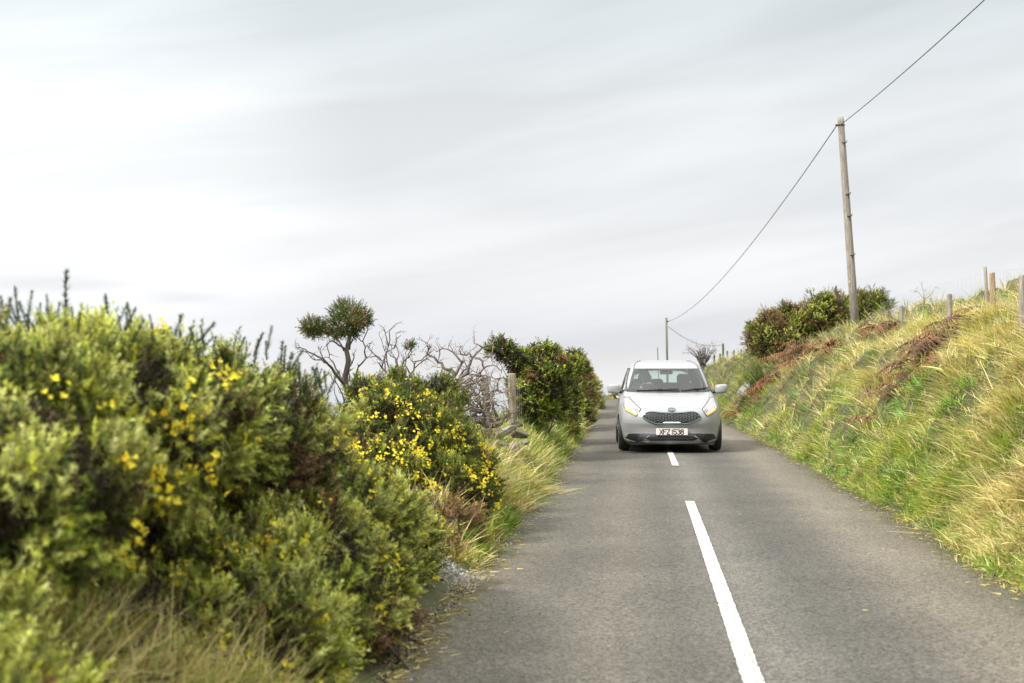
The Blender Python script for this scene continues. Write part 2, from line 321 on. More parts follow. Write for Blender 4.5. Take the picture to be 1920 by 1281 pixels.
# dirt, moss and grit lying on the outer edges of the asphalt are in its material; loose chips are real stones
def pebbles(name, X, Y, S, cols, label):
    n = len(X); Z = np.maximum(ground(X, Y), zroad(Y)) + S * .15
    base = np.array([[1, 0, -.3], [-.5, .85, -.3], [-.5, -.85, -.3], [.25, .1, .62], [-.3, -.2, .5]]); f = np.array([[0, 1, 3], [1, 2, 4], [1, 4, 3], [2, 0, 3], [2, 3, 4], [0, 2, 1]])
    V = base[None] * rng.uniform(.6, 1.3, (n, 5, 3)); th = rng.random(n) * 6.28; c, s_ = np.cos(th), np.sin(th)
    V = np.stack([V[..., 0] * c[:, None] - V[..., 1] * s_[:, None], V[..., 0] * s_[:, None] + V[..., 1] * c[:, None], V[..., 2]], -1) * S[:, None, None] + np.stack([X, Y, Z], -1)[:, None, :]
    F = (np.arange(n)[:, None, None] * 5 + f[None]).reshape(-1, 3); C = np.repeat(np.asarray(cols)[rng.integers(0, len(cols), n)] * rng.uniform(.6, 1.3, (n, 1)), 5, 0)
    m = mat('stone_chip', (.3, .3, .3), .9); t = m.node_tree; at = N('ShaderNodeAttribute', t); at.attribute_name = 'tint'; L(at.outputs['Color'], t.nodes['Principled BSDF'].inputs['Base Color'], t)
    tag(link(name, mesh_tris(V.reshape(-1, 3), F, C), m), label, None, None, 'stuff')
n = 5200; Y = rng.uniform(5.5, 26, n); X = eL(Y) + rng.normal(-.05, .07, n); pa_ = rng.random(n) < .30; Y[pa_] = rng.normal(9.45, .22, pa_.sum()); X[pa_] = eL(Y[pa_]) - rng.uniform(-.04, .30, pa_.sum())
pebbles('edge_gravel', X, Y, rng.uniform(.004, .016, n), [[.16, .14, .11], [.25, .23, .20], [.32, .32, .33], [.10, .085, .06]], 'loose grey grit and small stones along the left road edge')
n = 3000; Y = rng.uniform(6, 30, n); X = eR(Y) + rng.normal(-.02, .07, n)
pebbles('edge_gravel', X, Y, rng.uniform(.004, .013, n), [[.12, .10, .07], [.20, .18, .15], [.07, .055, .04]], 'dark earth crumbs and grit along the right road edge')

# ------------------------------------------------------------------ grass
def norm(v): return v / np.maximum(np.linalg.norm(v, axis=-1, keepdims=True), 1e-9)
def blades(P0, up, lean, Ln, W, Cb, seg=3, curl=.9):
    """P0 roots, up and lean unit vectors, Ln length, W width, Cb colour; one curved tapering blade each"""
    n = len(P0); t = np.linspace(0, 1, seg + 1)
    side = norm(np.cross(up, lean) + rng.normal(0, .35, (n, 3))); V = []
    bend = curl * rng.uniform(.5, 1.2, n)
    for k, tk in enumerate(t):
        c = P0 + (up * (tk * (1 - .42 * bend * tk)[:, None] if np.ndim(tk) else (tk * (1 - .42 * bend * tk))[:, None]) + lean * (bend * tk ** 1.7)[:, None]) * Ln[:, None]
        wd = W * (1 - tk ** 1.6) * .5
        if k < seg: V += [c - side * wd[:, None], c + side * wd[:, None]]
        else: V += [c]
    m = 2 * seg + 1; V = np.stack(V, 1).reshape(-1, 3); base = (np.arange(n) * m)[:, None]
    f = []
    for k in range(seg - 1): f += [(2 * k, 2 * k + 1, 2 * k + 3), (2 * k, 2 * k + 3, 2 * k + 2)]
    f += [(2 * seg - 2, 2 * seg - 1, 2 * seg)]
    F = (base[:, None, :] + np.array(f)[None]).reshape(-1, 3)
    C = np.repeat(Cb, m, 0)
    return V, F, C
def gnormal(X, Y, e=.12):
    dx = (ground(X + e, Y, False) - ground(X - e, Y, False)) / (2 * e); dy = (ground(X, Y + e, False) - ground(X, Y - e, False)) / (2 * e)
    return norm(np.stack([-dx, -dy, np.ones_like(dx)], -1))
def mixc(a, b, t): return np.asarray(a)[None] * (1 - t[:, None]) + np.asarray(b)[None] * t[:, None]
STRAW = np.array([.66, .54, .19]); PALE = np.array([.76, .68, .34]); YG = np.array([.50, .54, .055]); GRN = np.array([.17, .33, .025]); BRN = np.array([.20, .12, .055]); DKG = np.array([.06, .10, .03]); BLG = np.array([.20, .40, .12])
def grass(name, X, Y, Ln, W, mode='bank', windx=-.8, label=None, seg=3, per=22, rad=.055):
    """tufts: every tuft has its own stand of colour, height and lean, its blades fan out from its foot"""
    n = len(X); nt_ = max(1, n // per); tid = rng.integers(0, nt_, n); TX, TY = X[:nt_], Y[:nt_]; TL, TW = Ln[:nt_], W[:nt_]
    tr_ = rad * (TL / .22) * rng.uniform(.6, 1.5, nt_); off = rng.normal(0, 1, (n, 2)) * .6; X = TX[tid] + off[:, 0] * tr_[tid]; Y = TY[tid] + off[:, 1] * tr_[tid] * 1.2
    Z = ground(X, Y) - .02; nm = gnormal(X, Y); ur = TX - eR(TY)
    a = fbm(TX * .75, TY * .55, 0, 21); b_ = fbm(TX * 2.2, TY * 1.6, 0, 22); c_ = vn(TX * 4.5, TY * 3.6, 0, 24)
    if mode == 'bank': straw = np.clip((a - .47) * 3.5 + (b_ - .5) * 3 + np.clip((ur - .75) * .75, -.6, .6), 0, 1)
    elif mode == 'left': straw = np.clip((a - .50) * 3.5 + (b_ - .5) * 2, 0, .85)
    elif mode == 'pale': straw = np.clip((a - .40) * 3 + .35, 0, 1)
    elif mode == 'verge': straw = np.clip((a - .62) * 3, 0, .4)
    else: straw = np.clip((a - .45) * 3.5, 0, 1)
    ts = rng.random(nt_) < (.08 + .80 * straw)
    tcol = mixc(GRN, YG, np.clip(b_ * 1.6 - .45 + rng.normal(0, .3, nt_), 0, 1)); m = rng.random(nt_) < .14; tcol[m] = BLG
    tcol[ts] = mixc(STRAW, PALE, rng.random(ts.sum())); m = rng.random(nt_) < .07 + .12 * (c_ < .33); tcol[m] = BRN * rng.uniform(.8, 1.8, (m.sum(), 1))
    tcol *= rng.uniform(.62, 1.25, (nt_, 1)); col = tcol[tid] * rng.uniform(.78, 1.2, (n, 1))
    m = rng.random(n) < .16; col[m] = mixc(STRAW, PALE, rng.random(m.sum())) * rng.uniform(.7, 1.1, (m.sum(), 1)); m = rng.random(n) < .06; col[m] = GRN * rng.uniform(.7, 1.3, (m.sum(), 1))
    tl = TL * (.50 + 1.0 * c_) * rng.uniform(.75, 1.25, nt_) * (1 + .3 * ts)
    if mode in ('bank', 'verge'): tl = tl * np.clip(.38 + ur * 1.3, .32, 1)
    ln = tl[tid] * rng.uniform(.5, 1.2, n)
    th = (vn(TX * .8, TY * .7, 0, 25) - .5) * 3.0 + (vn(TX * 2.6, TY * 2.1, 0, 26) - .5) * 3.4 + rng.normal(0, .55, nt_); th = th[tid] + rng.normal(0, .35, n)
    fan = np.concatenate([off * .62, np.zeros((n, 1))], 1)
    wd = np.stack([windx * .62 * np.cos(th) - .2 * np.sin(th), windx * .62 * np.sin(th) * .8 - .25, -.12 * np.ones(n)], -1)
    lean = norm(wd * .8 + fan * 1.3 + nm * .1 + rng.normal(0, .32, (n, 3))); up = norm(nm * .55 + np.array([0, 0, .9]) + fan * .55 + rng.normal(0, .22, (n, 3)))
    V, F, C = blades(np.stack([X, Y, Z], -1), up, lean, ln, W * rng.uniform(.7, 1.3, n), col, seg, 1.0)
    o = link(name, mesh_tris(V, F, C), MGRASS); tag(o, label, None, None, 'stuff'); return o
def samp(n, y0, y1, pw=1.6):
    u = rng.random(n); a = 1 - pw; return (y0 ** a + u * (y1 ** a - y0 ** a)) ** (1 / a)
# right bank: a sample density that falls with distance, blades a little wider farther off
n = 330000; Y = samp(n, 6.5, 75, 1.9); u = rng.random(n) ** 1.15 * np.interp(Y, [6, 12, 20, 35, 75], [2.2, 3.2, 5.2, 6.0, 6.5]); X = eR(Y) + .06 + u
keep = fbm(X * 1.7, Y * 1.5, 0, 60) + .35 * np.clip(u, 0, 1) > .40; X, Y, u = X[keep], Y[keep], u[keep]
grass('bank_grass', X, Y, np.interp(Y, [6, 15, 40], [.145, .165, .21]), np.interp(Y, [6, 12, 25, 75], [.0044, .0064, .0115, .025]), 'bank', label='long windblown straw and green grass covering the right bank')
# behind the camera and hill above
n = 26000; Y = rng.uniform(-4, 6.6, n); X = eR(Y) + .1 + rng.random(n) * 3.5
grass('bank_grass', X, Y, np.full(n, .28), np.full(n, .007), 'bank', label='long grass on the bank beside and behind the viewpoint')
n = 90000; Y = samp(n, 14, 110, 1.7); u = rng.uniform(4, 30, n) ; X = eR(Y) + u
grass('hill_grass', X, Y, np.full(n, .30), np.interp(Y, [14, 110], [.014, .05]), 'hill', label='tussocky green and straw grass on the hill above the bank', seg=2)
# short verge grass right
n = 60000; Y = samp(n, 6.5, 62, 1.7); u = rng.random(n) ** 1.2 * .50; X = eR(Y) - .10 + u
keep = vn(Y * 1.1, u * 3, 0, 61) + .5 * u > np.where(Y < 13.5, .55, .33); X, Y = X[keep], Y[keep]
V = grass('verge_grass', X, Y, np.interp(Y, [6, 60], [.15, .24]), np.interp(Y, [6, 12, 25, 60], [.0042, .0060, .011, .022]), 'verge', windx=-.4, label='short bright green grass along the right road edge')
# left bank and verge
n = 90000; Y = samp(n, 10.0, 60, 1.6); u = rng.random(n) ** .9 * 1.5; X = eL(Y) - .06 - u
keep = (Y > 12.5) | (u < .55); X, Y = X[keep], Y[keep]
grass('bank_grass', X, Y, np.interp(Y, [10, 15, 40], [.11, .145, .22]), np.interp(Y, [10, 14, 25, 60], [.0052, .0068, .012, .024]), 'left', windx=.55, label='pale straw grass on the left bank by the fence')
n = 34000; Y = samp(n, 9.9, 60, 1.6); u = rng.random(n) ** 1.2 * .45; X = eL(Y) - .04 - u
keep = vn(Y * 1.4, u * 3, 0, 66) + .6 * u > .30; X, Y = X[keep], Y[keep]
grass('verge_grass', X, Y, np.interp(Y, [10, 60], [.11, .20]), np.interp(Y, [10, 14, 25, 60], [.0045, .006, .011, .022]), 'verge', windx=.35, label='short green grass along the left road edge')
# foreground tangle at the foot of the left hedge
n = 46000; Y = rng.uniform(1.0, 5.2, n); u = rng.random(n) * 1.25; X = eL(Y) - .14 - u * .9
grass('hedge_bottom_grass', X, Y, np.full(n, .22), np.full(n, .0075), 'pale', windx=.10, label='tangled long straw grass at the foot of the near hedge')
n = 12000; Y = rng.uniform(58, 100, n); X = eL(Y) - rng.random(n) * 14
grass('verge_grass', X, Y, np.full(n, .2), np.full(n, .03), 'hill', label='low grass beyond the crest of the road', seg=2)
n = 60000; Y = samp(n, 2, 60, 1.3); u = rng.uniform(.5, 5.5, n); X = eL(Y) - u
grass('field_edge_grass', X, Y, np.full(n, .19), np.interp(Y, [2, 60], [.010, .028]), 'hill', label='rough grass on the slope falling away behind the left hedge and fence', seg=2)
# dry litter on the road edges: stuff
mbl = []
n = 2600; Y = samp(n, 5.5, 30, 1.4); sd_ = rng.random(n) < .5
X = np.where(sd_, eL(Y) + np.abs(rng.normal(0, .10, n)) - .08, eR(Y) - np.abs(rng.normal(0, .14, n)) + .06)
far_ = rng.random(n) < .025; X = np.where(far_, rng.uniform(eL(Y), eR(Y)), X)
Z = np.maximum(road_z(X, Y), ground(X, Y)) + .012
th = rng.random(n) * 6.28; dr = np.stack([np.cos(th), np.sin(th), rng.uniform(-.02, .12, n)], -1)
V, F, C = blades(np.stack([X, Y, Z], -1), norm(dr), norm(np.roll(dr, 1, 1) * [1, 1, 0] + 1e-3), rng.uniform(.015, .085, n), rng.uniform(.004, .010, n), STRAW * rng.uniform(.45, 1.1, (n, 1)), 2, .35)
tag(link('road_edge_litter', mesh_tris(V, F, C), MGRASS), 'dry stalks and leaf litter scattered along the road edges', None, None, 'stuff')

# ------------------------------------------------------------------ gorse
def shoot_template(ns, Lh, sl, sw, r):
    """a spiny gorse shoot along +z: stem plus ns three-cornered spines"""
    V = []; h = np.sort(r.random(ns)) * Lh
    for i in range(ns):
        th = i * 2.4 + r.normal(0, .4); e = r.uniform(.35, .95); l = sl * (1.05 - .45 * h[i] / Lh) * r.uniform(.7, 1.25)
        d = np.array([math.cos(th) * math.cos(e), math.sin(th) * math.cos(e), math.sin(e)]); s_ = np.array([-math.sin(th + r.normal(0, .5)), math.cos(th), r.normal(0, .4)])
        b0 = np.array([0, 0, h[i]]); V += [b0 - s_ * sw / 2, b0 + s_ * sw / 2, b0 + d * l]
    for k in range(3):
        th = k * 2.1; d = np.array([math.cos(th) * .25, math.sin(th) * .25, 1]); b0 = np.array([0, 0, Lh * .93]); V += [b0 + np.array([sw / 2, 0, 0]), b0 - np.array([sw / 2, 0, 0]), b0 + d * sl * .6]
    for k in range(2):
        s_ = np.array([math.cos(k * 1.6), math.sin(k * 1.6), 0]) * sw * .35; V += [-s_, s_, np.array([0, 0, Lh])]
    return np.array(V)
_r2 = np.random.default_rng(3)
SHOOT = [shoot_template(27, .085, .030, .0048, _r2) for _ in range(5)]
SHOOTF = [shoot_template(15, .10, .034, .011, _r2) for _ in range(4)]        # coarser, for bushes far along the road
def _core(T_):
    # woody core so that the upright tips read as solid
    c = []
    for k in range(5):
        a, b = k * 1.2566, (k + 1) * 1.2566; c += [[.006 * math.cos(a), .006 * math.sin(a), 0], [.006 * math.cos(b), .006 * math.sin(b), 0], [0, 0, .25]]
    return np.concatenate([T_, np.array(c)])
SPIKE = [_core(shoot_template(130, .24, .052, .0085, _r2)) for _ in range(3)]
def frames(d, r):
    d = norm(d); a = norm(np.cross(d, r.normal(0, 1, d.shape))); b = np.cross(d, a); return np.stack([a, b, d], -1)
def scatter(temps, Pn, Dn, S, Cn, jit=.12, r=rng, tip=0):
    which = r.integers(0, len(temps), len(Pn)); Vs = []; Cs = []
    for k, T_ in enumerate(temps):
        m = which == k
        if not m.any(): continue
        M = frames(Dn[m], r); V = np.einsum('nij,vj->nvi', M, T_) * S[m][:, None, None] + Pn[m][:, None, :]
        nv = len(T_); tri = r.uniform(1 - jit, 1 + jit, (m.sum(), nv // 3, 1)) * np.ones((1, 1, 3))
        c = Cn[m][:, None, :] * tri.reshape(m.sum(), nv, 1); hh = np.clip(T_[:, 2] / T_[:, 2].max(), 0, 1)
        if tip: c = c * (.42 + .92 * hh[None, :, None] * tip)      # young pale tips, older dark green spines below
        Vs.append(V.reshape(-1, 3)); Cs.append(c.reshape(-1, 3))
    V = np.concatenate(Vs); return V, np.arange(len(V)).reshape(-1, 3), np.concatenate(Cs)
# one blossom: five crumpled petals
pet = []
for k in range(5):
    th = k * 1.257; d = np.array([math.cos(th), math.sin(th), .75 if k % 2 else .3]); s_ = np.array([-math.sin(th), math.cos(th), .2])
    pet += [np.zeros(3) , d * .55 + s_ * .45, d * 1.05, np.zeros(3), d * 1.05, d * .55 - s_ * .45]
PETAL = [np.array(pet)]
DG1, DG2, OL, SAGE, DBR = np.array([.065, .11, .016]), np.array([.17, .225, .022]), np.array([.44, .47, .045]), np.array([.60, .63, .22]), np.array([.22, .13, .055])
def blob_points(blobs, n, r, rmin=.72):
    c = np.array([b[0] for b in blobs]); rad = np.array([b[1] for b in blobs]); wt = (rad[:, 0] * rad[:, 1] * rad[:, 2]) ** (2 / 3); wt = wt / wt.sum()
    k = r.choice(len(blobs), n, p=wt); d = norm(r.normal(0, 1, (n, 3)))
    f = 1 - (1 - rmin) * r.random(n) ** 1.6
    lump = .77 + .46 * fbm(c[k, 0] + d[:, 0] * 2.8, c[k, 1] + d[:, 1] * 2.8, d[:, 2] * 2.8 + k, 77)
    p = c[k] + d * rad[k] * (f * lump)[:, None]; keep = np.ones(n, bool)
    for j in range(len(blobs)):
        q = (p - c[j]) / (rad[j] * .70); keep &= ~((k != j) & ((q ** 2).sum(1) < 1))
    return p[keep], norm(d[keep] / rad[k][keep] * rad[k][keep].mean()), f[keep]
def gorse(name, blobs, n, label, cat='gorse bush', group=None, sage=.1, brown=.12, flowers=0, fcl=None, scale=1.0, temps=None, spikes=(), stems=26, stem_r=.011, fsize=.0135, base=None, seed=1, rmin=.62, ground_cut=True, core=True, dark=1.0, clump=.10, rag=0):
    r = np.random.default_rng(seed); blobs = [(np.array(b[0], float), np.array(b[1], float)) for b in blobs]
    if rag:
        for c_, rd in list(blobs):
            for q_ in range(rag):
                th = r.uniform(-.6, 3.7); dd = np.array([math.cos(th), r.uniform(-.6, .6), max(math.sin(th), -.2)]); blobs.append((c_ + dd * rd * r.uniform(.85, 1.05), rd * r.uniform(.22, .42)))
    cen = np.mean([b[0] for b in blobs], 0)
    bx, by = (base[0], base[1]) if base is not None else (cen[0], cen[1]); bz = gz(bx, by)
    root = empty(name, (bx, by, bz)); O = np.array([bx, by, bz]); tag(root, label, cat, group)
    p, d, f = blob_points(blobs, int(n * 1.35), r, rmin)
    # shoots stand in brush-like clumps at the ends of the branches
    nc = max(8, int(n / 42)); pc, dc = p[:nc], norm(d[:nc] * .9 + np.array([0, 0, .45]) + r.normal(0, .25, (nc, 3)))
    loose = int(n * .22); m_ = r.integers(0, nc, n - loose); rc = clump * scale * r.uniform(.55, 1.35, nc)
    off = norm(r.normal(0, 1, (n - loose, 3)) + dc[m_] * .9) * (r.random((n - loose, 1)) ** .5) * rc[m_][:, None]
    cid = np.concatenate([m_, r.integers(0, nc, loose)]); p = np.concatenate([pc[m_] + off, p[nc:nc + loose] if len(p) >= nc + loose else pc[r.integers(0, nc, loose)]])
    d = np.concatenate([norm(dc[m_] * .75 + off / rc[m_][:, None] * .8), dc[cid[n - loose:]]]); f = np.ones(len(p))
    if ground_cut: k = p[:, 2] > ground(p[:, 0], p[:, 1]) - .03; p, d, f, cid = p[k], d[k], f[k], cid[k]
    n = len(p); dirs = norm(d + np.array([0, 0, .22]) + r.normal(0, .26, (n, 3)))
    q = fbm(p[:, 0] * 3.2, p[:, 1] * 3.2, p[:, 2] * 3.2, 90 + seed); q2 = fbm(p[:, 0] * 1.6, p[:, 1] * 1.6, p[:, 2] * 1.9, 190 + seed)
    col = mixc(DG1, DG2, np.clip((q - .3) * 2.4 + r.normal(0, .15, n), 0, 1)); m = r.random(n) < .30; col[m] = mixc(DG2, OL, r.random(m.sum()))
    m = r.random(n) < sage * np.clip((q2 - .25) * 4, .15, 2.2); col[m] = mixc(OL, SAGE, r.random(m.sum()))
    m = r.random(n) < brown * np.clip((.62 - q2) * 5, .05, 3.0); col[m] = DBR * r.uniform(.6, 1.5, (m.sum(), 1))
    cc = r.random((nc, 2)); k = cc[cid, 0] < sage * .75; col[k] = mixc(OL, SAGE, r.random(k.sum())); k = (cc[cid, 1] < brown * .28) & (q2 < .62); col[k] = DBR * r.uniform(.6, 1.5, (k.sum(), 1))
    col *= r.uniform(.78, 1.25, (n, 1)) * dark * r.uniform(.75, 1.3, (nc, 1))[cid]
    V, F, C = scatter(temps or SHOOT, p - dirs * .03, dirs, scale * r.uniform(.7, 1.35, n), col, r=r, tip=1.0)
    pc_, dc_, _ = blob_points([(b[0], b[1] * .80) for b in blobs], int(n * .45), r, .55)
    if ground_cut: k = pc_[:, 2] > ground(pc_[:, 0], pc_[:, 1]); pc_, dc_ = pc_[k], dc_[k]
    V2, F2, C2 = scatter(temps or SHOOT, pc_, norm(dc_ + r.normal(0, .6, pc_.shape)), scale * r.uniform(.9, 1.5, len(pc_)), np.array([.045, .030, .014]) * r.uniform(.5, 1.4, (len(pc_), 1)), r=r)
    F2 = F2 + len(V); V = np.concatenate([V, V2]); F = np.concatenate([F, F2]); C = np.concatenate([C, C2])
    if len(spikes):
        sp = np.array(spikes); sp[:, 2] -= .02; sp[:, 4] *= .60
        ex = np.repeat(sp, 4, 0); ex[:, 0] += r.normal(0, .16, len(ex)); ex[:, 1] += r.normal(0, .25, len(ex)); ex[:, 2] -= .05 + np.abs(r.normal(0, .04, len(ex))); ex[:, 4] = r.uniform(.35, .65, len(ex)); ex[:, 3] = r.normal(.1, .35, len(ex)); sp = np.concatenate([sp, ex])
        sd3 = norm(np.stack([sp[:, 3] + r.normal(0, .16, len(sp)), r.normal(0, .2, len(sp)), np.ones(len(sp))], -1))
        V2, F2, C2 = scatter(SPIKE, sp[:, :3], sd3, sp[:, 4], np.array([.075, .115, .035]) * r.uniform(.8, 1.3, (len(sp), 1)), r=r)
        F2 = F2 + len(V); V = np.concatenate([V, V2]); F = np.concatenate([F, F2]); C = np.concatenate([C, C2])
    link('foliage', mesh_tris(V - O, F, C), MLEAF, root)
    # bare brown branches carrying the shoots
    mb = MB()
    for i in range(stems):
        e = p[r.integers(0, n)]; e = cen + (e - cen) * .93
        s0 = np.array([bx, by, bz]) + np.array([r.normal(0, .12), r.normal(0, .18), -.05]); s0[2] = gz(s0[0], s0[1]) - .04
        nodes = [s0 + (e - s0) * t_ + r.normal(0, .05, 3) * math.sin(t_ * 3.1) + np.array([0, 0, .12 * math.sin(t_ * 3.1)]) for t_ in np.linspace(0, 1, 6)]
        rr = stem_r * r.uniform(.6, 1.3); mb.tube([q_ - O for q_ in nodes], [rr, rr * .85, rr * .7, rr * .55, rr * .4, rr * .2], 5)
    mb.build('stem', MBARK, root, True)
    if flowers:
        pf, df, _ = blob_points(blobs, flowers * 8, r, .93)
        if ground_cut: k = pf[:, 2] > ground(pf[:, 0], pf[:, 1]) + .05; pf, df = pf[k], df[k]
        w_ = fbm(pf[:, 0] * 3.0, pf[:, 1] * 3.0, pf[:, 2] * 3.0, 300 + seed) ** 4
        if fcl is not None: w_ = w_ * np.array([fcl(*a) for a in pf])
        k = r.choice(len(pf), min(flowers, len(pf) - 1), replace=False, p=w_ / w_.sum()); pf, df = pf[k], df[k]
        # each truss is a few blossoms close together
        rep = r.integers(2, 8, len(pf)); pf = np.repeat(pf, rep, 0); df = np.repeat(df, rep, 0); pf = pf + df * .045 * scale + r.normal(0, .019 * scale, pf.shape)
        c = mixc([.92, .76, .03], [.96, .86, .10], r.random(len(pf))); m = r.random(len(pf)) < .05; c[m] = [.85, .55, .02]
        V, F, C = scatter(PETAL, pf, norm(df + r.normal(0, .5, df.shape)), fsize * r.uniform(.7, 1.35, len(pf)), c, r=r)
        tag(link('blossom', mesh_tris(V - O, F, C), MFLOWER, root), kind='stuff')
    return root
def spk(lst, D):
    out_ = []
    for px, py, tip, s in lst:
        q = P(px, py, D); out_.append((q[0], q[1], q[2], (tip - px) * .012, s))
    return out_
NEAR = 'gorse bushes of the near left hedge'
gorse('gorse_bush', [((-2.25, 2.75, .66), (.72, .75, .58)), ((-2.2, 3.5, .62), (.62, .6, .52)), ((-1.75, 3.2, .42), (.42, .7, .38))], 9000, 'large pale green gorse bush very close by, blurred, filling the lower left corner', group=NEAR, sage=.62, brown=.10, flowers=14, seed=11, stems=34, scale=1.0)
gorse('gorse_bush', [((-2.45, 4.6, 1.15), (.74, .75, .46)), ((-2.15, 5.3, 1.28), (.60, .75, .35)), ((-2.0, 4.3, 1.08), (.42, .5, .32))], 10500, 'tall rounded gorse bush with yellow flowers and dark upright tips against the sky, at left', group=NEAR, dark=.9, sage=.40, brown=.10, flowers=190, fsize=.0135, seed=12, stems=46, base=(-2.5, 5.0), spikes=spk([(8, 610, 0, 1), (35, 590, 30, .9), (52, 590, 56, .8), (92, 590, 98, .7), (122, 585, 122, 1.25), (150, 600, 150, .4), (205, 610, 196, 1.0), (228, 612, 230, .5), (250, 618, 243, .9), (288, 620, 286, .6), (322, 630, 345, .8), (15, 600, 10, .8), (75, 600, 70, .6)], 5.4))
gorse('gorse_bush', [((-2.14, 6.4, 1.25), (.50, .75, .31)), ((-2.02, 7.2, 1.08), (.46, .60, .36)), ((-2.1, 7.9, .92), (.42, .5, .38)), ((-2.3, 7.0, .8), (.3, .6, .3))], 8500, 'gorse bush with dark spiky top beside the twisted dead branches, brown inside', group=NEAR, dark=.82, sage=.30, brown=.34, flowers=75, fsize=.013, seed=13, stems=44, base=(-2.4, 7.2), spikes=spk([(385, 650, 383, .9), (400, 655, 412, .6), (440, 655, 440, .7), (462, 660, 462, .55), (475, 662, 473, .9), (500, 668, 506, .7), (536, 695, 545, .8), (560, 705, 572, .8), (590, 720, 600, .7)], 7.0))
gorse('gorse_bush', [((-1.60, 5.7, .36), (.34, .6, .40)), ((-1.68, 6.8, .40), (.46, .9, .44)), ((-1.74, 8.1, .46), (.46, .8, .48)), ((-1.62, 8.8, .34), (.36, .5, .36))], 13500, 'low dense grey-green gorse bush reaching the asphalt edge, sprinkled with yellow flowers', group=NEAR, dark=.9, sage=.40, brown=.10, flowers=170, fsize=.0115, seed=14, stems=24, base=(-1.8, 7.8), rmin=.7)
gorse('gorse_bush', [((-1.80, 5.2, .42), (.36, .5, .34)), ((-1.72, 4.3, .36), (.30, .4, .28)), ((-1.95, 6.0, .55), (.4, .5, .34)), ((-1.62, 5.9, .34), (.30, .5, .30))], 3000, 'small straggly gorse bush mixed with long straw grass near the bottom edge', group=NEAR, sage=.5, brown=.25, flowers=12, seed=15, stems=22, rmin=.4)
gorse('dead_gorse_bush', [((-2.75, 6.3, .80), (.42, 1.2, .42)), ((-2.45, 5.4, .70), (.35, .6, .28)), ((-2.5, 7.3, .75), (.35, .6, .35))], 3600, 'dead brown gorse added under the overhanging near bushes, coloured dark as the shaded hollow', cat='dead bush', sage=0, brown=9, dark=.15, seed=22, stems=50, stem_r=.012)  # thicket added to fill the hollow, with its shade darkened into the shoot colour
MID = 'gorse bushes by the wire fence'
gorse('gorse_bush', [((-2.05, 11.9, .80), (.52, .6, .46)), ((-1.86, 12.3, .74), (.44, .6, .44)), ((-2.1, 12.7, .98), (.50, .5, .42)), ((-1.70, 11.5, .50), (.34, .45, .36)), ((-1.68, 12.9, .62), (.32, .5, .34)), ((-2.05, 11.2, .60), (.40, .4, .36))], 11500, 'dark green gorse bush thick with bright yellow flowers on the left bank', group=MID, rag=1, dark=.8, sage=.08, brown=.16, flowers=620, seed=16, fsize=.0115, scale=.95, fcl=lambda x, y, z: (1.8 if .45 < z < 1.05 else .25) * (1.5 if x < -1.7 else .6))
gorse('gorse_bush', [((-3.0, 15.3, 1.32), (.18, .2, .17)), ((-3.1, 15.4, 1.1), (.2, .25, .2))], 900, 'little gorse bush with orange-yellow flowers at the foot of the twisted tree', group=MID, dark=.74, sage=.05, flowers=45, seed=17, stems=8)
gorse('gorse_bush', [((-2.45, 14.2, 1.25), (.30, .35, .24)), ((-2.15, 14.4, 1.2), (.3, .35, .22)), ((-2.75, 13.9, 1.0), (.3, .3, .25))], 2600, 'dark gorse top rising behind the flowering bush, few flowers', group=MID, dark=.74, sage=.04, flowers=20, seed=18, stems=14)
gorse('gorse_bush', [(tuple(P(822, 730, 14.6)), (.14, .2, .12)), (tuple(P(835, 800, 13.6)), (.2, .3, .25))], 900, 'narrow gorse bush tangled with bare grey branches left of the fence gap', group=MID, dark=.74, sage=.03, flowers=14, seed=19, stems=12)
gorse('dead_gorse_bush', [((-1.48, 10.75, .28), (.26, .5, .24)), ((-1.62, 10.2, .26), (.22, .3, .2))], 1300, 'russet brown withered gorse bush at the roadside below the flowering bush', cat='dead bush', sage=.0, brown=9, seed=20, stems=10)
gorse('dead_gorse_bush', [((-1.30, 7.05, .20), (.13, .35, .12)), ((-1.33, 6.6, .15), (.1, .25, .1))], 420, 'small brown dead gorse bush lying on the asphalt edge near the bottom', cat='dead bush', sage=.0, brown=9, seed=21, stems=8)
# long hedge on the left, going away to the crest
FARL = 'bushes of the roadside hedge running to the crest'
def hb(px, py, D, rx, ry, rz): return (tuple(P(px, py, D)), (rx, ry, rz))
gorse('gorse_bush', [hb(1012, 712, 22, .40, .8, .42), hb(1000, 745, 22, .36, .8, .42), hb(1030, 735, 23, .36, .8, .5)], 4200, 'big dark gorse bush right behind the thick wooden fence post', group=FARL, rag=1, dark=.95, seed=30, sage=.04, brown=.2, temps=SHOOTF, flowers=6, stems=20)
gorse('gorse_bush', [hb(946, 655, 21.5, .16, .3, .13), hb(965, 675, 21.5, .16, .3, .13), hb(1010, 672, 22.5, .30, .5, .18), hb(985, 685, 22, .2, .4, .15)], 1900, 'flat-topped windswept gorse bush leaning left above the hedge', group=FARL, rag=1, dark=.95, seed=31, sage=.04, brown=.15, temps=SHOOTF, stems=30, base=(-1.75, 22.4), rmin=.5)
gorse('gorse_bush', [hb(1050, 685, 27, .34, .8, .20), hb(1042, 720, 27, .42, 1.0, .55), hb(1052, 760, 27, .36, 1.2, .5), hb(1062, 798, 27, .24, 1.4, .25)], 3600, 'olive green bush with a few yellow flowers in the middle of the roadside hedge', group=FARL, rag=1, dark=.95, seed=32, sage=.12, brown=.3, temps=SHOOTF, flowers=26, scale=1.1, stems=14)
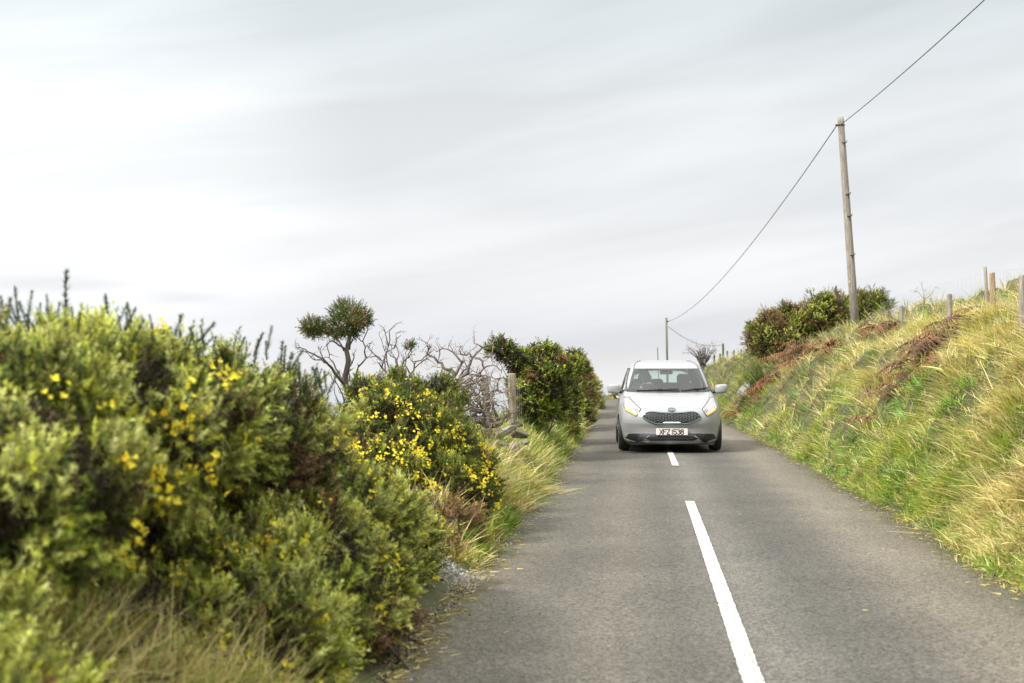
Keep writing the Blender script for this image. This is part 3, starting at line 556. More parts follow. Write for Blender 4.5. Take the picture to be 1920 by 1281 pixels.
gorse('gorse_bush', [hb(1074, 690, 34, .32, 1.4, .32), hb(1066, 730, 34, .38, 1.8, .60), hb(1078, 765, 33, .28, 1.8, .45), hb(1084, 785, 33, .22, 1.8, .22)], 3600, 'tall green bush with a square top on the roadside hedge, third from the fence', group=FARL, rag=1, dark=.95, seed=33, sage=.12, brown=.3, temps=SHOOTF, scale=1.3, stems=12)
gorse('gorse_bush', [hb(1087, 718, 42, .34, 3.0, .42), hb(1090, 748, 42, .36, 3.0, .5), hb(1100, 768, 42, .24, 2.8, .22)], 2800, 'yellow-green clipped bush in the far half of the roadside hedge', group=FARL, rag=1, dark=.95, seed=34, sage=.2, brown=.6, temps=SHOOTF, scale=1.5, stems=10)
gorse('gorse_bush', [hb(1100, 738, 51, .34, 3.0, .42), hb(1104, 762, 51, .32, 3.5, .4)], 2400, 'brownish last bush of the roadside hedge, at the crest of the road', group=FARL, rag=1, dark=.95, seed=35, sage=.15, brown=.9, temps=SHOOTF, scale=1.7, stems=8)
gorse('gorse_bush', [(tuple(P(1172, 747, 72)), (.75, 1.0, .42))], 900, 'small dark bush beyond the crest beside the car door mirror', seed=36, brown=.5, temps=SHOOTF, scale=2.2, stems=6)
# right bank bushes
RBG = 'gorse bushes on top of the right bank'
gorse('gorse_bush', [hb(1428, 634, 41, .36, .7, .50), hb(1455, 616, 41, .48, .8, .40), hb(1448, 640, 40.5, .50, .8, .50), hb(1490, 612, 42, .50, .8, .46), hb(1425, 650, 41, .30, .5, .3)], 6500, 'wide domed gorse bush covering the shoulder of the right bank', group=RBG, rag=2, dark=1.0, seed=40, sage=.2, brown=.5, temps=SHOOTF, scale=1.25, stems=34, clump=.19, ground_cut=False)
gorse('gorse_bush', [hb(1533, 594, 42, .48, .8, .46), hb(1535, 572, 42, .30, .6, .24), hb(1562, 582, 42.5, .34, .8, .36), hb(1505, 620, 42, .4, .6, .4)], 4600, 'gorse bush with a forked dead twig on top, just left of the leaning pole', group=RBG, rag=2, dark=1.0, seed=41, sage=.2, brown=.5, temps=SHOOTF, scale=1.25, stems=34, clump=.19, ground_cut=False)
gorse('gorse_bush', [hb(1592, 580, 44, .40, .8, .42), hb(1630, 570, 44, .42, .8, .34), hb(1650, 575, 44, .28, .6, .28), hb(1600, 600, 44, .4, .6, .4)], 3600, 'gorse bush growing behind and to the right of the leaning pole', group=RBG, rag=2, dark=1.0, seed=42, sage=.08, brown=.2, temps=SHOOTF, scale=1.25, stems=24, clump=.19, ground_cut=False)
# broom-like clump of thin dark upright stems
def rush(name, base, n, ln, spread, cols, W, label, cat, leanv=(0, 0, 0), fan=.5, curl=.25, parent=None):
    b0 = np.array([base[0], base[1], gz(base[0], base[1])]); a = rng.normal(0, spread, (n, 2)); X = b0[0] + a[:, 0]; Y = b0[1] + a[:, 1]
    Pn = np.stack([X, Y, ground(X, Y) - .03], -1) - b0
    up = norm(np.stack([a[:, 0] / spread * fan, a[:, 1] / spread * fan, np.ones(n)], -1) + np.array(leanv) + rng.normal(0, .12, (n, 3)))
    lean = norm(up * [1, 1, 0] + np.array(leanv) + 1e-3); c = np.asarray(cols)[rng.integers(0, len(cols), n)] * rng.uniform(.7, 1.3, (n, 1))
    V, F, C = blades(Pn, up, lean, ln * rng.uniform(.5, 1.15, n), np.full(n, W), c, 4, curl)
    o = link(name, mesh_tris(V, F, C), MGRASS); o.location = tuple(b0); tag(o, label, cat); return o
h_ = hit(1425, 722); rush('broom_clump', h_, 420, .95, .13, [DG1, DG2, [.06, .09, .05]], .014, 'dark green broom clump fanning out beside the mossy rock on the right bank', 'broom plant', (-.55, 0, .0), .35)
h_ = np.array([-1.62, 17.4]); rush('rush_clump', (-1.52, 18.0), 420, .50, .10, [STRAW, PALE, OL * 1.2, [.30, .34, .12]], .006, 'tall straw coloured rush clump right of the thick fence post', 'grass clump', (0, 0, 0), .6, .5)
rush('rush_clump', (-1.42, 16.0), 700, .28, .16, [STRAW, PALE, YG], .006, 'pale drooping grass clump on the bank below the pile of stones', 'grass clump', (.1, -.1, 0), .6, 1.1)
rush('rush_clump', (-1.50, 14.3), 600, .27, .15, [PALE, STRAW, PALE], .005, 'bleached straw grass clump beside the flowering gorse bush', 'grass clump', (.05, -.1, 0), .6, 1.1)
rush('rush_clump', (-1.36, 14.9), 420, .20, .12, [GRN, BLG, YG], .007, 'bright green drooping grass clump above the left road edge', 'grass clump', (.4, -.2, 0), .5, 1.1)
# loose arching clumps of straw on the right bank: individual tussocks
TU = 'straw tussocks on the right bank'
for i, (px, py, sz, lab) in enumerate([(1560, 745, 1.0, 'long combed straw tussock low on the right bank under the bracken'), (1650, 690, 1.0, 'straw tussock just below the leaning pole'), (1700, 760, 1.0, 'straw tussock halfway up the bank between two bracken patches'), (1790, 700, 1.1, 'straw tussock below the largest bracken patch'), (1850, 720, 1.2, 'large sweeping straw tussock at the right edge of the bank'), (1885, 780, 1.2, 'heavy tan straw tussock hanging over a dark hollow at the right edge'), (1620, 640, .9, 'pale tussock at the foot of the leaning pole'), (1740, 600, .9, 'straw tussock under the wire fence'), (1480, 750, .9, 'straw tussock above the verge beyond the rock'), (1880, 620, 1.0, 'straw tussock beneath the two fence posts'), (1782, 590, 1.0, 'pale tussock hiding the foot of the stubby fence post'), (1858, 575, 1.0, 'pale tussock at the feet of the pair of fence posts')]):
    h_ = hit(px, py + 18); D = h_[1]
    o = rush('straw_tussock', (h_[0], h_[1]), 520, .28 * sz * (1 + (D - 12) * .015), .17 * sz, [STRAW, PALE, STRAW * .9, YG * 1.1], .0042 + .00022 * D, lab, 'tussock', (-.35 if i % 2 else .25, -.2, 0), .9, 1.0); o['group'] = TU
# bracken: rust red dead fronds
def bracken(px, py, n, sp, label, ln=.42):
    h_ = hit(px, py); b0 = np.array([h_[0], h_[1], gz(h_[0], h_[1])]); Vs = []; Fs = []; Cs = []; k0 = 0
    for i in range(n):
        x = b0[0] + rng.normal(0, sp[0]); y = b0[1] + rng.normal(0, sp[1]); p0 = np.array([x, y, gz(x, y) + .02]) - b0
        th = rng.uniform(0, 6.28); dh = np.array([math.cos(th) * .9 - .35, math.sin(th) * .5 - .3, 0]); l = ln * rng.uniform(.6, 1.3)
        ts = np.linspace(.12, 1, 13); ax = [p0 + dh * l * t_ + np.array([0, 0, l * (.9 * t_ - 1.05 * t_ ** 2)]) for t_ in ts]; ax = np.array(ax); tg = norm(np.gradient(ax, axis=0)); sdv = norm(np.cross(tg, [0, 0, 1]) + rng.normal(0, .1, 3))
        c = np.array([.12, .042, .018]) * rng.uniform(.25, 1.9) + np.array([.03, .03, 0]) * rng.random()
        pl = []; 
        for j in range(13):
            w_ = l * .36 * math.sin((j + 1) / 14 * 2.9) + .015
            for s_ in (-1, 1):
                tip = ax[j] + sdv[j] * s_ * w_ * rng.uniform(.6, 1.1) + tg[j] * w_ * .35 - np.array([0, 0, w_ * rng.uniform(.1, .6)]); pl += [ax[j] - tg[j] * .016, ax[j] + tg[j] * .016, tip]
        Vs.append(np.array(pl)); Cs.append(np.tile(c, (len(pl), 1)) * rng.uniform(.75, 1.2, (len(pl) // 3, 1)).repeat(3, 0))
    V = np.concatenate(Vs); C = np.concatenate(Cs)
    o = link('dead_bracken', mesh_tris(V, np.arange(len(V)).reshape(-1, 3), C), MLEAF); o.location = tuple(b0); tag(o, label, 'bracken', 'patches of dead bracken'); return o
bracken(1500, 672, 130, (.50, .60), 'dark rust bracken patch below the domed gorse bush', .5)
bracken(1680, 618, 60, (.30, .5), 'small rust bracken patch on the crest right of the leaning pole', .45)
bracken(1765, 655, 140, (.34, .42), 'largest and reddest bracken patch, in the hollow of the right bank', .40)
bracken(1810, 625, 60, (.22, .4), 'brown bracken patch under the stubby fence post', .38)
bracken(1545, 660, 60, (.25, .3), 'dark brown bracken patch left of the straw slope under the pole', .4)
bracken(1392, 765, 20, (.10, .25), 'brown bracken hanging below the mossy rock', .35)

# ------------------------------------------------------------------ bare trees
def limb_pts(poly, D, wob=.02, dy=None):
    out_ = []
    for i, q in enumerate(poly):
        dd = q[2] if len(q) > 2 else 0; out_.append(P(q[0], q[1], D + dd))
    # resample with small kinks
    res = []
    for a, b_ in zip(out_[:-1], out_[1:]):
        for t_ in (0, .5): res.append(a + (b_ - a) * t_ + (rng.normal(0, wob, 3) if t_ else 0))
    res.append(out_[-1]); return res
def twigs(mb, pts, r0, depth, ln, O, prob=.8):
    """small crooked side twigs growing from a limb"""
    m = len(pts)
    for i in range(1, m):
        if rng.random() > prob: continue
        p0 = np.array(pts[i]); ax = norm(np.array(pts[i]) - np.array(pts[i - 1])); d = norm(ax * .6 + rng.normal(0, .7, 3) * [1, .8, 1] + [0, 0, .35]); l = ln * rng.uniform(.5, 1.2)
        q = [p0]; dd = d
        for k in range(4): dd = norm(dd + rng.normal(0, .26, 3)); q.append(q[-1] + dd * l / 4)
        r = r0 * .5; mb.tube([a - O for a in q], [r, r * .85, r * .65, r * .5, r * .25], 4)
        if depth > 0: twigs(mb, q, r, depth - 1, ln * .55, O, prob * .75)
def bare_tree(name, base, D, limbs, label, cat, material, group=None, ln=.25, depth=1, prob=.8):
    O = np.array(base); root = empty(name, O); tag(root, label, cat, group)
    tr = MB(); br = MB()
    for k, (poly, r0, r1) in enumerate(limbs):
        pts = limb_pts(poly, D, .011 + .003 * (k > 0)); m = len(pts); rr = [1.15 * (r0 + (r1 - r0) * i / (m - 1)) for i in range(m)]
        (tr if k == 0 else br).tube([a - O for a in pts], rr, 7 if k == 0 else 5)
        twigs(br, pts[1:], max(r1 * 1.5, .0095), depth, ln, O, prob)
    tr.build('trunk', material, root, True); br.build('branch', material, root, True); return root
B = P(660, 775, 15.5); B[2] = gz(B[0], B[1])
limbs = [([(670, 800), (664, 765), (652, 735), (647, 705), (653, 680), (649, 655), (655, 635), (662, 615)], .040, .016),
         ([(649, 655), (636, 648), (625, 640), (614, 646)], .010, .005), ([(645, 658), (632, 635, .1), (628, 618, .1)], .009, .005),
         ([(652, 735), (640, 715, -.2), (622, 690, -.3), (605, 672, -.4), (588, 664, -.4), (572, 655, -.4), (556, 652, -.4)], .017, .004),
         ([(622, 690, -.3), (608, 680, -.4), (590, 675, -.4), (578, 663, -.5)], .010, .003), ([(605, 672, -.4), (600, 660, -.4), (596, 650, -.4)], .007, .003),
         ([(650, 720), (636, 700, .2), (625, 680, .2), (618, 665, .3), (612, 645, .3)], .011, .004),
         ([(665, 716, .2), (668, 700, .2), (680, 680, .2), (683, 660, .2), (680, 640, .2), (690, 618, .2), (696, 606, .2)], .010, .004), ([(680, 640, .2), (670, 632, .2), (664, 628, .2)], .006, .003),
         ([(655, 715), (653, 695, .2), (664, 670, .2), (662, 660, .2)], .009, .004), ([(655, 655), (660, 640, .2), (672, 620, .2), (680, 605, .2)], .011, .005),
         ([(655, 775, -.3), (645, 752, -.3), (632, 720, -.4), (618, 700, -.4)], .009, .003), ([(668, 810, -.3), (645, 800, -.4), (625, 815, -.5), (610, 822, -.5)], .012, .006), ([(650, 790, -.3), (640, 765, -.3), (628, 740, -.3)], .008, .003)]
tree = bare_tree('gorse_tree', B, 15.5, limbs, 'tall twisted gorse tree with two round dark crowns on bare crooked branches', 'tree', MBARK, ln=.13, depth=1, prob=.6)
O = np.array(B); r_ = np.random.default_rng(55)
def crown(blobs, n, name, seed, brown=.3, temps=None, scale=.8):
    r = np.random.default_rng(seed); bl = [(np.array(P(*b[0])), np.array(b[1])) for b in blobs]; p, d, f = blob_points(bl, n, r, .35)
    dirs = norm(d + [0, 0, .4] + r.normal(0, .3, p.shape)); col = mixc(DG1, DG2, r.random(len(p))) * .72
    q = vn(p[:, 0] * 9, p[:, 1] * 9, p[:, 2] * 9, seed); m = (r.random(len(p)) < brown) & (q > .45); col[m] = DBR * r.uniform(.7, 1.4, (m.sum(), 1))
    V, F, C = scatter(temps or SHOOT, p - dirs * .03, dirs, scale * r.uniform(.7, 1.3, len(p)), col, r=r); return link('crown', mesh_tris(V - O, F, C), MLEAF, tree)
crown([((652, 588, 15.6), (.20, .22, .16)), ((638, 608, 15.6), (.14, .18, .13)), ((672, 600, 15.5), (.15, .18, .11)), ((655, 618, 15.6), (.15, .17, .10)), ((646, 575, 15.7), (.12, .12, .06)), ((684, 592, 15.5), (.07, .1, .08))], 1500, 'c', 56, .45, scale=.85)
crown([((588, 610, 15.3), (.12, .16, .09)), ((602, 613, 15.4), (.08, .12, .08)), ((574, 612, 15.3), (.07, .1, .07)), ((588, 626, 15.3), (.09, .1, .06))], 560, 'c', 57, .4, scale=.85)
crown([((618, 624, 15.4), (.06, .08, .04)), ((630, 630, 15.4), (.05, .08, .04))], 110, 'c', 58, .2)
DB = 'bare dead gorse bushes behind the flowering bush'
B = P(735, 770, 15.0); B[2] = gz(B[0], B[1])
bare_tree('dead_bush', B, 15.0, [([(735, 790), (733, 720), (728, 705), (716, 690), (711, 680)], .015, .006), ([(731, 712), (726, 680, .1), (728, 650, .1), (730, 625, .1), (738, 612, .1)], .009, .003), ([(730, 708), (745, 685, -.1), (748, 665, -.1), (742, 650, -.1)], .009, .003),
    ([(728, 705), (722, 682), (705, 668, .1), (692, 655, .1), (688, 648, .1)], .008, .003), ([(716, 690, .1), (724, 660, .1), (716, 640, .1)], .008, .003), ([(728, 650, .1), (722, 625, .1), (722, 622, .1)], .006, .003), ([(738, 655, -.1), (744, 635, -.1), (742, 625, -.1)], .006, .002), ([(733, 730), (720, 715), (716, 700)], .008, .004)],
    'thin upright dead bush with bare forked branches, right of the twisted tree', 'dead bush', MBARK, DB, .13, 1, .8)
B = P(770, 765, 15.4); B[2] = gz(B[0], B[1])
t2 = bare_tree('dead_bush', B, 15.4, [([(765, 790), (757, 722), (753, 700), (756, 680), (768, 668)], .013, .006), ([(766, 715), (776, 695), (780, 678), (795, 670), (806, 662), (818, 660)], .009, .003), ([(757, 722), (748, 695, .1), (742, 672, .1), (735, 655, .1)], .009, .003), ([(765, 672), (768, 660), (770, 650)], .007, .004), ([(768, 700), (760, 685), (762, 672), (770, 665)], .008, .003), ([(778, 690), (800, 672, .1), (803, 655, .1), (802, 645, .1)], .006, .002), ([(790, 735), (782, 720), (774, 718)], .008, .004)],
    'dead bush with one leafy tuft left near its top', 'dead bush', MBARK, DB, .13, 1, .8)
O = np.array(B); tree = t2
crown([((770, 646, 15.4), (.05, .06, .045)), ((762, 652, 15.4), (.03, .04, .03))], 60, 'c', 59, .5)
tree.children[-1].name = 'leafy_tuft'
B = P(870, 790, 17.0); B[2] = gz(B[0], B[1]) - .05
lm = [([(866, 830), (852, 790), (850, 750), (848, 720), (852, 700), (845, 690)], .04, .018),
      ([(845, 695), (832, 690), (822, 680), (806, 668), (803, 655), (800, 645)], .020, .005), ([(852, 705), (860, 690), (868, 678), (858, 670), (840, 655), (824, 655)], .020, .005), ([(824, 655), (822, 675), (823, 680)], .008, .004),
      ([(860, 712), (878, 700), (882, 680), (885, 672), (905, 652), (925, 645), (927, 637)], .022, .005), ([(885, 672), (880, 662), (864, 664), (860, 658), (865, 650)], .012, .004), ([(905, 652), (895, 645), (890, 640)], .01, .004), ([(890, 672), (905, 678), (908, 690), (900, 705), (890, 720)], .014, .006), ([(908, 690), (925, 685), (938, 695), (940, 700)], .010, .004), ([(925, 648), (922, 668), (925, 678)], .008, .003),
      ([(860, 715), (840, 705), (830, 712), (828, 718)], .014, .006), ([(850, 735), (870, 725), (890, 718), (905, 712), (920, 720)], .02, .008), ([(852, 755), (870, 740), (888, 735), (895, 750), (905, 770), (912, 790)], .022, .008), ([(858, 770), (880, 765), (900, 775), (915, 770), (925, 790)], .020, .008), ([(855, 760), (875, 755), (890, 772), (895, 800)], .018, .006), ([(862, 790), (885, 780), (905, 770), (920, 775), (925, 800)], .018, .007), ([(866, 800), (890, 792), (910, 800), (930, 800), (945, 785), (952, 775), (965, 775)], .022, .009), ([(912, 795), (905, 770), (898, 740), (880, 735)], .014, .006), ([(935, 790), (925, 765), (915, 745), (920, 735), (932, 730), (935, 712)], .016, .006), ([(932, 730), (945, 735), (955, 745), (955, 765)], .008, .004), ([(950, 710), (945, 708), (936, 712), (930, 725)], .01, .004), ([(862, 800), (880, 810), (900, 805), (915, 815)], .016, .008), ([(855, 715), (870, 735), (882, 760), (886, 790), (900, 815)], .014, .006), ([(853, 745, -.3), (860, 720, -.3), (880, 710, -.3), (900, 720, -.3)], .016, .006),
      ([(858, 780, .3), (872, 750, .3), (895, 740, .3), (912, 760, .3), (920, 790, .3)], .014, .005), ([(850, 725, .2), (862, 705, .2), (876, 690, .2), (870, 672, .2)], .012, .004)]
for k in range(46):
    x0, y0_ = rng.uniform(835, 925), rng.uniform(700, 815); q = [(x0, y0_, rng.uniform(-.4, .4))]; a = rng.uniform(0, 6.28)
    for j in range(rng.integers(3, 6)): a += rng.normal(0, .6); q.append((min(q[-1][0] + math.cos(a) * 16, 955), min(q[-1][1] + math.sin(a) * 13, 825), q[-1][2]))
    lm.append((q, rng.uniform(.006, .014), .004))
bare_tree('dead_tree', B, 17.0, lm, 'sprawling leafless grey dead tree tangled over the wire fence', 'dead tree', MDEAD, None, .16, 1, .8)
B = P(1318, 690, 64); B[2] = gz(B[0], 64); bt = bare_tree('bare_thorn_tree', B, B[1], [([(1318, 700), (1317, 690), (1318, 684)], .09, .05)] + [([(1318 + a * .1, 688), (1318 + a * .5, 670), (1318 + a, 652 + abs(a) * .35)], .04, .016) for a in (-24, -18, -12, -6, 0, 5, 10, 16, 21)] + [([(1325, 680), (1332, 668), (1336, 655)], .02, .008)], 'small dark leafless thorn tree on the bank behind the car roof', 'tree', noisy('thorn_bark', (.05, .035, .03), (.10, .08, .07), 8), None, .50, 2, 1.0)
B = hit(1732, 588, 10); bare_tree('bare_sapling', B, B[1], [([(1732, 590), (1733, 565), (1731, 545), (1728, 533)], .007, .003), ([(1733, 570), (1742, 555), (1752, 540)], .005, .002), ([(1732, 560), (1722, 548), (1716, 545)], .004, .002), ([(1733, 578), (1745, 562), (1750, 552)], .004, .002)], 'tiny leafless sapling in front of the wire fence', 'sapling', MDEAD, None, .14, 1, .9)
# forked dead twig on the gorse, and bleached branches lying on the right bank
B = P(1572, 560, 41.5); mb = MB(); mb.tube([P(*q) - B for q in ((1576, 575, 41.5), (1572, 556, 41.5), (1566, 545, 41.5), (1568, 536, 41.5))], [.05, .05, .045, .03]); mb.tube([P(*q) - B for q in ((1570, 552, 41.5), (1574, 546, 41.4))], [.03, .015])
tw = mb.build('dead_branch', noisy('dark_bark', (.05, .035, .03), (.12, .09, .07), 6), None, True); tw.location = tuple(B); tag(tw, 'short dark forked branch sticking up out of the gorse left of the pole', 'branch')
def lying(pxs, label, r=.018, m=MDEAD, tw_=True, lift=.06, tl=.3):
    pts = []
    for px, py in pxs: h_ = hit(px, py); pts.append(np.array([h_[0], h_[1] - .1, h_[2] + lift]))
    O_ = pts[0]; mb = MB(); mb.tube([p - O_ for p in pts], np.linspace(r, r * .4, len(pts)), 6)
    if tw_: twigs(mb, pts, r * .6, 1, tl, O_, .9)
    o = mb.build('dead_branch', m, None, True); o.location = tuple(O_); tag(o, label, 'branch', 'dead branches on the banks')
lying([(1527, 645), (1505, 640), (1490, 635), (1480, 628)], 'bleached twiggy branch lying below the domed gorse bush', .03)
lying([(1500, 655), (1480, 650), (1462, 655)], 'second bleached branch lying beside the bracken under the gorse', .025)
lying([(1640, 640), (1620, 600), (1600, 575)], 'thin bare branch arching in front of the pole foot', .012, lift=.3)
# ------------------------------------------------------------------ rocks
def rock(c, size, m, label, seed, group=None, cat='rock', squash=(1, 1, .7)):
    r = np.random.default_rng(seed); nu, nv_ = 28, 18; V = []; F = []
    pl = norm(r.normal(0, 1, (14, 3))); pd = r.uniform(.42, .92, 14)
    for i in range(nv_ + 1):
        ph = math.pi * i / nv_
        for j in range(nu):
            th = 2 * math.pi * j / nu; d = np.array([math.sin(ph) * math.cos(th), math.sin(ph) * math.sin(th), math.cos(ph)]); rad = 1.0
            for a, b_ in zip(pl, pd):
                q = a @ d
                if q > 1e-3: rad = min(rad, b_ / q)
            rad *= 1 + .10 * (float(vn(d[0] * 3 + seed, d[1] * 3, d[2] * 3)) - .5); V.append(d * rad * size * np.array(squash))
    for i in range(nv_):
        for j in range(nu): k = (j + 1) % nu; F.append((i * nu + j, i * nu + k, (i + 1) * nu + k, (i + 1) * nu + j))
    mb = MB(); mb.add(V, F); o = mb.build('rock', m, None, False); o.location = tuple(c); o.rotation_euler = tuple(r.uniform(-.5, .5, 3)); tag(o, label, cat, group); return o
MROCK = noisy('lichen_rock', (.11, .09, .07), (.36, .32, .26), 7, bump=.9, bscale=30, c3=(.20, .17, .13), lo=.3, hi=.7)
MROCKW = noisy('white_rock', (.20, .17, .14), (.56, .53, .47), 7, bump=.8, bscale=30)
SG = 'stones of the tumbled pile by the fence'
for i, (px, py, D, sz, m, lab) in enumerate([(948, 808, 17.6, .17, MROCKW, 'white flat stone on top of the tumbled pile'), (975, 815, 17.3, .15, MROCK, 'brownish stone leaning at the right end of the tumbled pile'), (965, 838, 16.7, .15, MROCK, 'pale wedge of stone at the front of the tumbled pile'), (925, 815, 17.6, .14, MROCK, 'grey stone under the roots at the left of the tumbled pile'), (970, 797, 18.2, .12, MROCK, 'rounded grey stone against the foot of the thick fence post'), (985, 830, 16.9, .10, MROCK, 'small dark stone at the right foot of the tumbled pile'), (940, 832, 16.9, .10, MROCK, 'small brown stone half hidden in straw at the left foot of the pile')]):
    q = P(px, py, D); q[2] = max(q[2], gz(q[0], q[1]) + .02); rock(q, sz * .85, m, lab, 70 + i, SG, squash=(1.25 - .3 * (i % 3), 1, .50 + .12 * (i % 2)))
h_ = hit(1399, 738, 20); rk = rock(h_ + np.array([.02, .1, .05]), .46, MROCKW, 'large pale rock with yellow moss jutting from the right bank beside the car', 80, squash=(.55, .8, 1.0))
ms_ = rng.normal(0, .10, (260, 3)) * [1, 1.2, .6] + h_ + [-.05, -.22, .42]; V, F, C = scatter(SHOOT, ms_ , norm(rng.normal(0, .6, (260, 3)) + [0, -.4, .6]), np.full(260, .7), np.array([.42, .42, .05]) * rng.uniform(.6, 1.2, (260, 1)))
V = V - np.array(rk.location); R_ = np.array(rk.rotation_euler.to_matrix()); V = V @ R_
link('moss', mesh_tris(V, F, C), MLEAF, rk)
h_ = hit(1390, 765, 20); rock(h_, .34, MROCK, 'brown earthy rock low on the right bank under the pale mossy one', 81, squash=(.5, .9, .8))
h_ = hit(1783, 640 , 8)
# dark molehill-like hole tuft
h_ = hit(1880, 640); rush('heather_tuft', h_, 120, .12, .04, [[.05, .035, .03]], .008, 'tiny dark brown heather tuft among the straw at far right', 'heather', (0, 0, 0), .9, .5)
# ------------------------------------------------------------------ poles and cables
MPOLE = noisy('grey_pole_wood', (.19, .165, .14), (.40, .36, .31), 7, stretch=(5, 5, .4), bump=.5, bscale=40, c3=(.30, .27, .23))
MIRON = mat('black_iron', (.03, .03, .03), .5, .6)
base = P(1606, 596, 35); D1 = 35.0; top = P(1576, 220, D1 - .1)
B0 = np.array([base[0], base[1], gz(base[0], base[1]) - .3]); root = empty('telegraph_pole', B0); tag(root, 'leaning grey wooden telegraph pole with iron step pegs on the right bank', 'telegraph pole')
mb = MB(); ax = top - B0; mb.tube([B0 * 0, ax * .3, ax * .6, ax * .98, ax], [.105, .098, .088, .078, .070], 16); mb.build('shaft', MPOLE, root, True)
axn = norm(ax)
for k, (t_, s_) in enumerate([(.885, 1), (.66, 1), (.565, 1), (.395, 1)]):
    mb = MB(); c = ax * t_; c = c + np.array([.02 * s_, -.088, 0]); s = s_
    mb.tube([c, c + np.array([.05 * s, -.05, 0]), c + np.array([.075 * s, -.06, .05])], .011, 6); mb.tube([c + np.array([-.04 * s, -.01, .01]), c + np.array([.02 * s, -.03, 0]), c + np.array([.03 * s, -.03, -.10])], .011, 6)
    mb.build('step_peg', MIRON, root)
c = ax * .965; mb = MB(); mb.tube([c + np.array([.09 * math.cos(a), .09 * math.sin(a), 0]) for a in np.linspace(0, 6.28, 14)], .012, 5); mb.tube([c + np.array([-.085, -.03, 0]), c + np.array([-.14, -.05, .0])], .02, 8); mb.build('cable_clamp', MIRON, root)
mb = MB(); c = ax * .28; mb.box(c + np.array([-.075, -.07, 0]), (.03, .012, .06), bev=.003); mb.build('yellow_tag', mat('yellow_tag', (.65, .45, .05), .6), root)
base2 = P(1252, 690, 95); B2 = np.array([base2[0], 95, gz(base2[0], 95) - .2]); top2 = P(1249.5, 596, 95)
root = empty('telegraph_pole', B2); tag(root, 'slender dark green telegraph pole far off behind the car roof', 'telegraph pole'); mb = MB(); ax2 = top2 - B2
MGP = noisy('tarred_pole', (.07, .10, .06), (.12, .15, .10), 3); mb.tube([ax2 * 0, ax2 * .5, ax2], [.085, .075, .065], 10); mb.build('shaft', MGP, root, True)
mb = MB(); mb.box(ax2 * .955 + np.array([.07, -.05, 0]), (.12, .06, .10), bev=.01); mb.build('cable_clamp', MIRON, root)
MC = mat('green_cable', (.05, .09, .06), .5)
def cable(a, b_, sag, r, label, n=60):
    pts = []
    for t_ in np.linspace(0, 1, n): p = a + (b_ - a) * t_; p = p - np.array([0, 0, 4 * sag * t_ * (1 - t_)]); pts.append(p)
    mb = MB(); mb.tube([p - pts[0] for p in pts], r, 6); o = mb.build('overhead_cable', MC, None, True); o.location = tuple(pts[0]); tag(o, label, 'cable', 'overhead cables')
A = B0 + ax * .965 + np.array([-.10, -.05, 0]); Bf = B2 + ax2 * .955 + np.array([.13, -.06, 0])
cable(A, Bf, .85, .013, 'overhead cable sagging from the leaning pole to the far pole')
end = np.array([6.3, 2.0, 7.9]); cable(B0 + ax * .965 + np.array([.0, -.11, .01]), end, .35, .010, 'overhead cable rising from the leaning pole out of the top right of the view')
e2 = P(1353, 647, 112); cable(Bf + np.array([0, 0, -.35]), e2, .5, .016, 'thin cable dropping from the far pole to a small post on the right', 30)
def fpost(name, base, h, r, m, parent=None, lean=(0, 0), sq=False, seed=0):
    b0 = np.array(base, float); mb = MB(); tp = np.array([lean[0], lean[1], h])
    if sq:
        mb.box(tp / 2, (r * 2, r * 2, h + .0), rot=Matrix(((1, 0, lean[0] / h), (0, 1, 0), (0, 0, 1))), bev=.008)
    else:
        mb.tube([tp * 0, tp * .5, tp * .985, tp], [r, r * .98, r * .95, r * .8], 12)
    o = mb.build(name, m, parent, False); o.location = tuple(b0); return o
# left fence
rt = empty('wire_fence', (0, 0, 0)); Pl = [(915, 708, 795, 18.6, .045, -10, True), (962, 700, 800, 18.3, .052, -3, False), (842, 720, 790, 17.4, .055, 0, True), (703, 735, 800, 15.2, .058, 0, True)]
b0 = P(962, 800, 18.3); b0[2] = gz(b0[0], b0[1]); rt.location = tuple(b0); tag(rt, 'weathered post and wire mesh fence behind the dead tree on the left bank', 'fence')
tops = []
for px, yt, yb, D, r, ln, sq in Pl:
    a = P(px + (0 if ln == 0 else -ln * .0 + 0), yb, D); tpp = P(px + ln * .6, yt, D); a = a.copy(); a[2] = min(a[2], gz(a[0], a[1])) - .15
    m = MWOOD if D < 18.5 else noisy('dark_post_wood', (.10, .08, .06), (.25, .21, .17), 9, stretch=(3, 3, .4), bump=.5)
    if D < 16: m = noisy('pale_post_wood', (.42, .38, .31), (.66, .62, .54), 9, stretch=(3, 3, .4), bump=.4)
    fpost('post', a - b0, tpp[2] - a[2], r, m, rt, (tpp[0] - a[0], 0), sq); tops.append(tpp)
tops.sort(key=lambda q: q[1])
mb = MB()
ext = [P(560, 760, 13.0), *tops, P(1060, 700, 26.0)]
for k in range(len(ext) - 1):
    a, b_ = ext[k], ext[k + 1]; d = b_ - a; nseg = max(2, int(np.linalg.norm(d) / .16))
    lv = [-.05, -.18, -.33, -.50, -.68, -.85]
    for h in lv: mb.tube([a + np.array([0, 0, h]) - b0, (a + b_) / 2 + np.array([0, .01, h - .025]) - b0, b_ + np.array([0, 0, h]) - b0], .0028, 4)
    for j in range(nseg): q = a + d * j / nseg - b0; mb.tube([q + np.array([0, 0, -.05]), q + np.array([.006, 0, -.45]), q + np.array([0, 0, -.85])], .0013, 3, False)
for k in range(60):
    t_ = rng.random(); q = tops[1] + (tops[-1] - tops[1]) * t_ + np.array([0, 0, -.02 - b0[2] * 0]) - b0; mb.tube([q, q + rng.normal(0, .012, 3)], .002, 3)
mb.build('wire_mesh', MWIRE, rt)
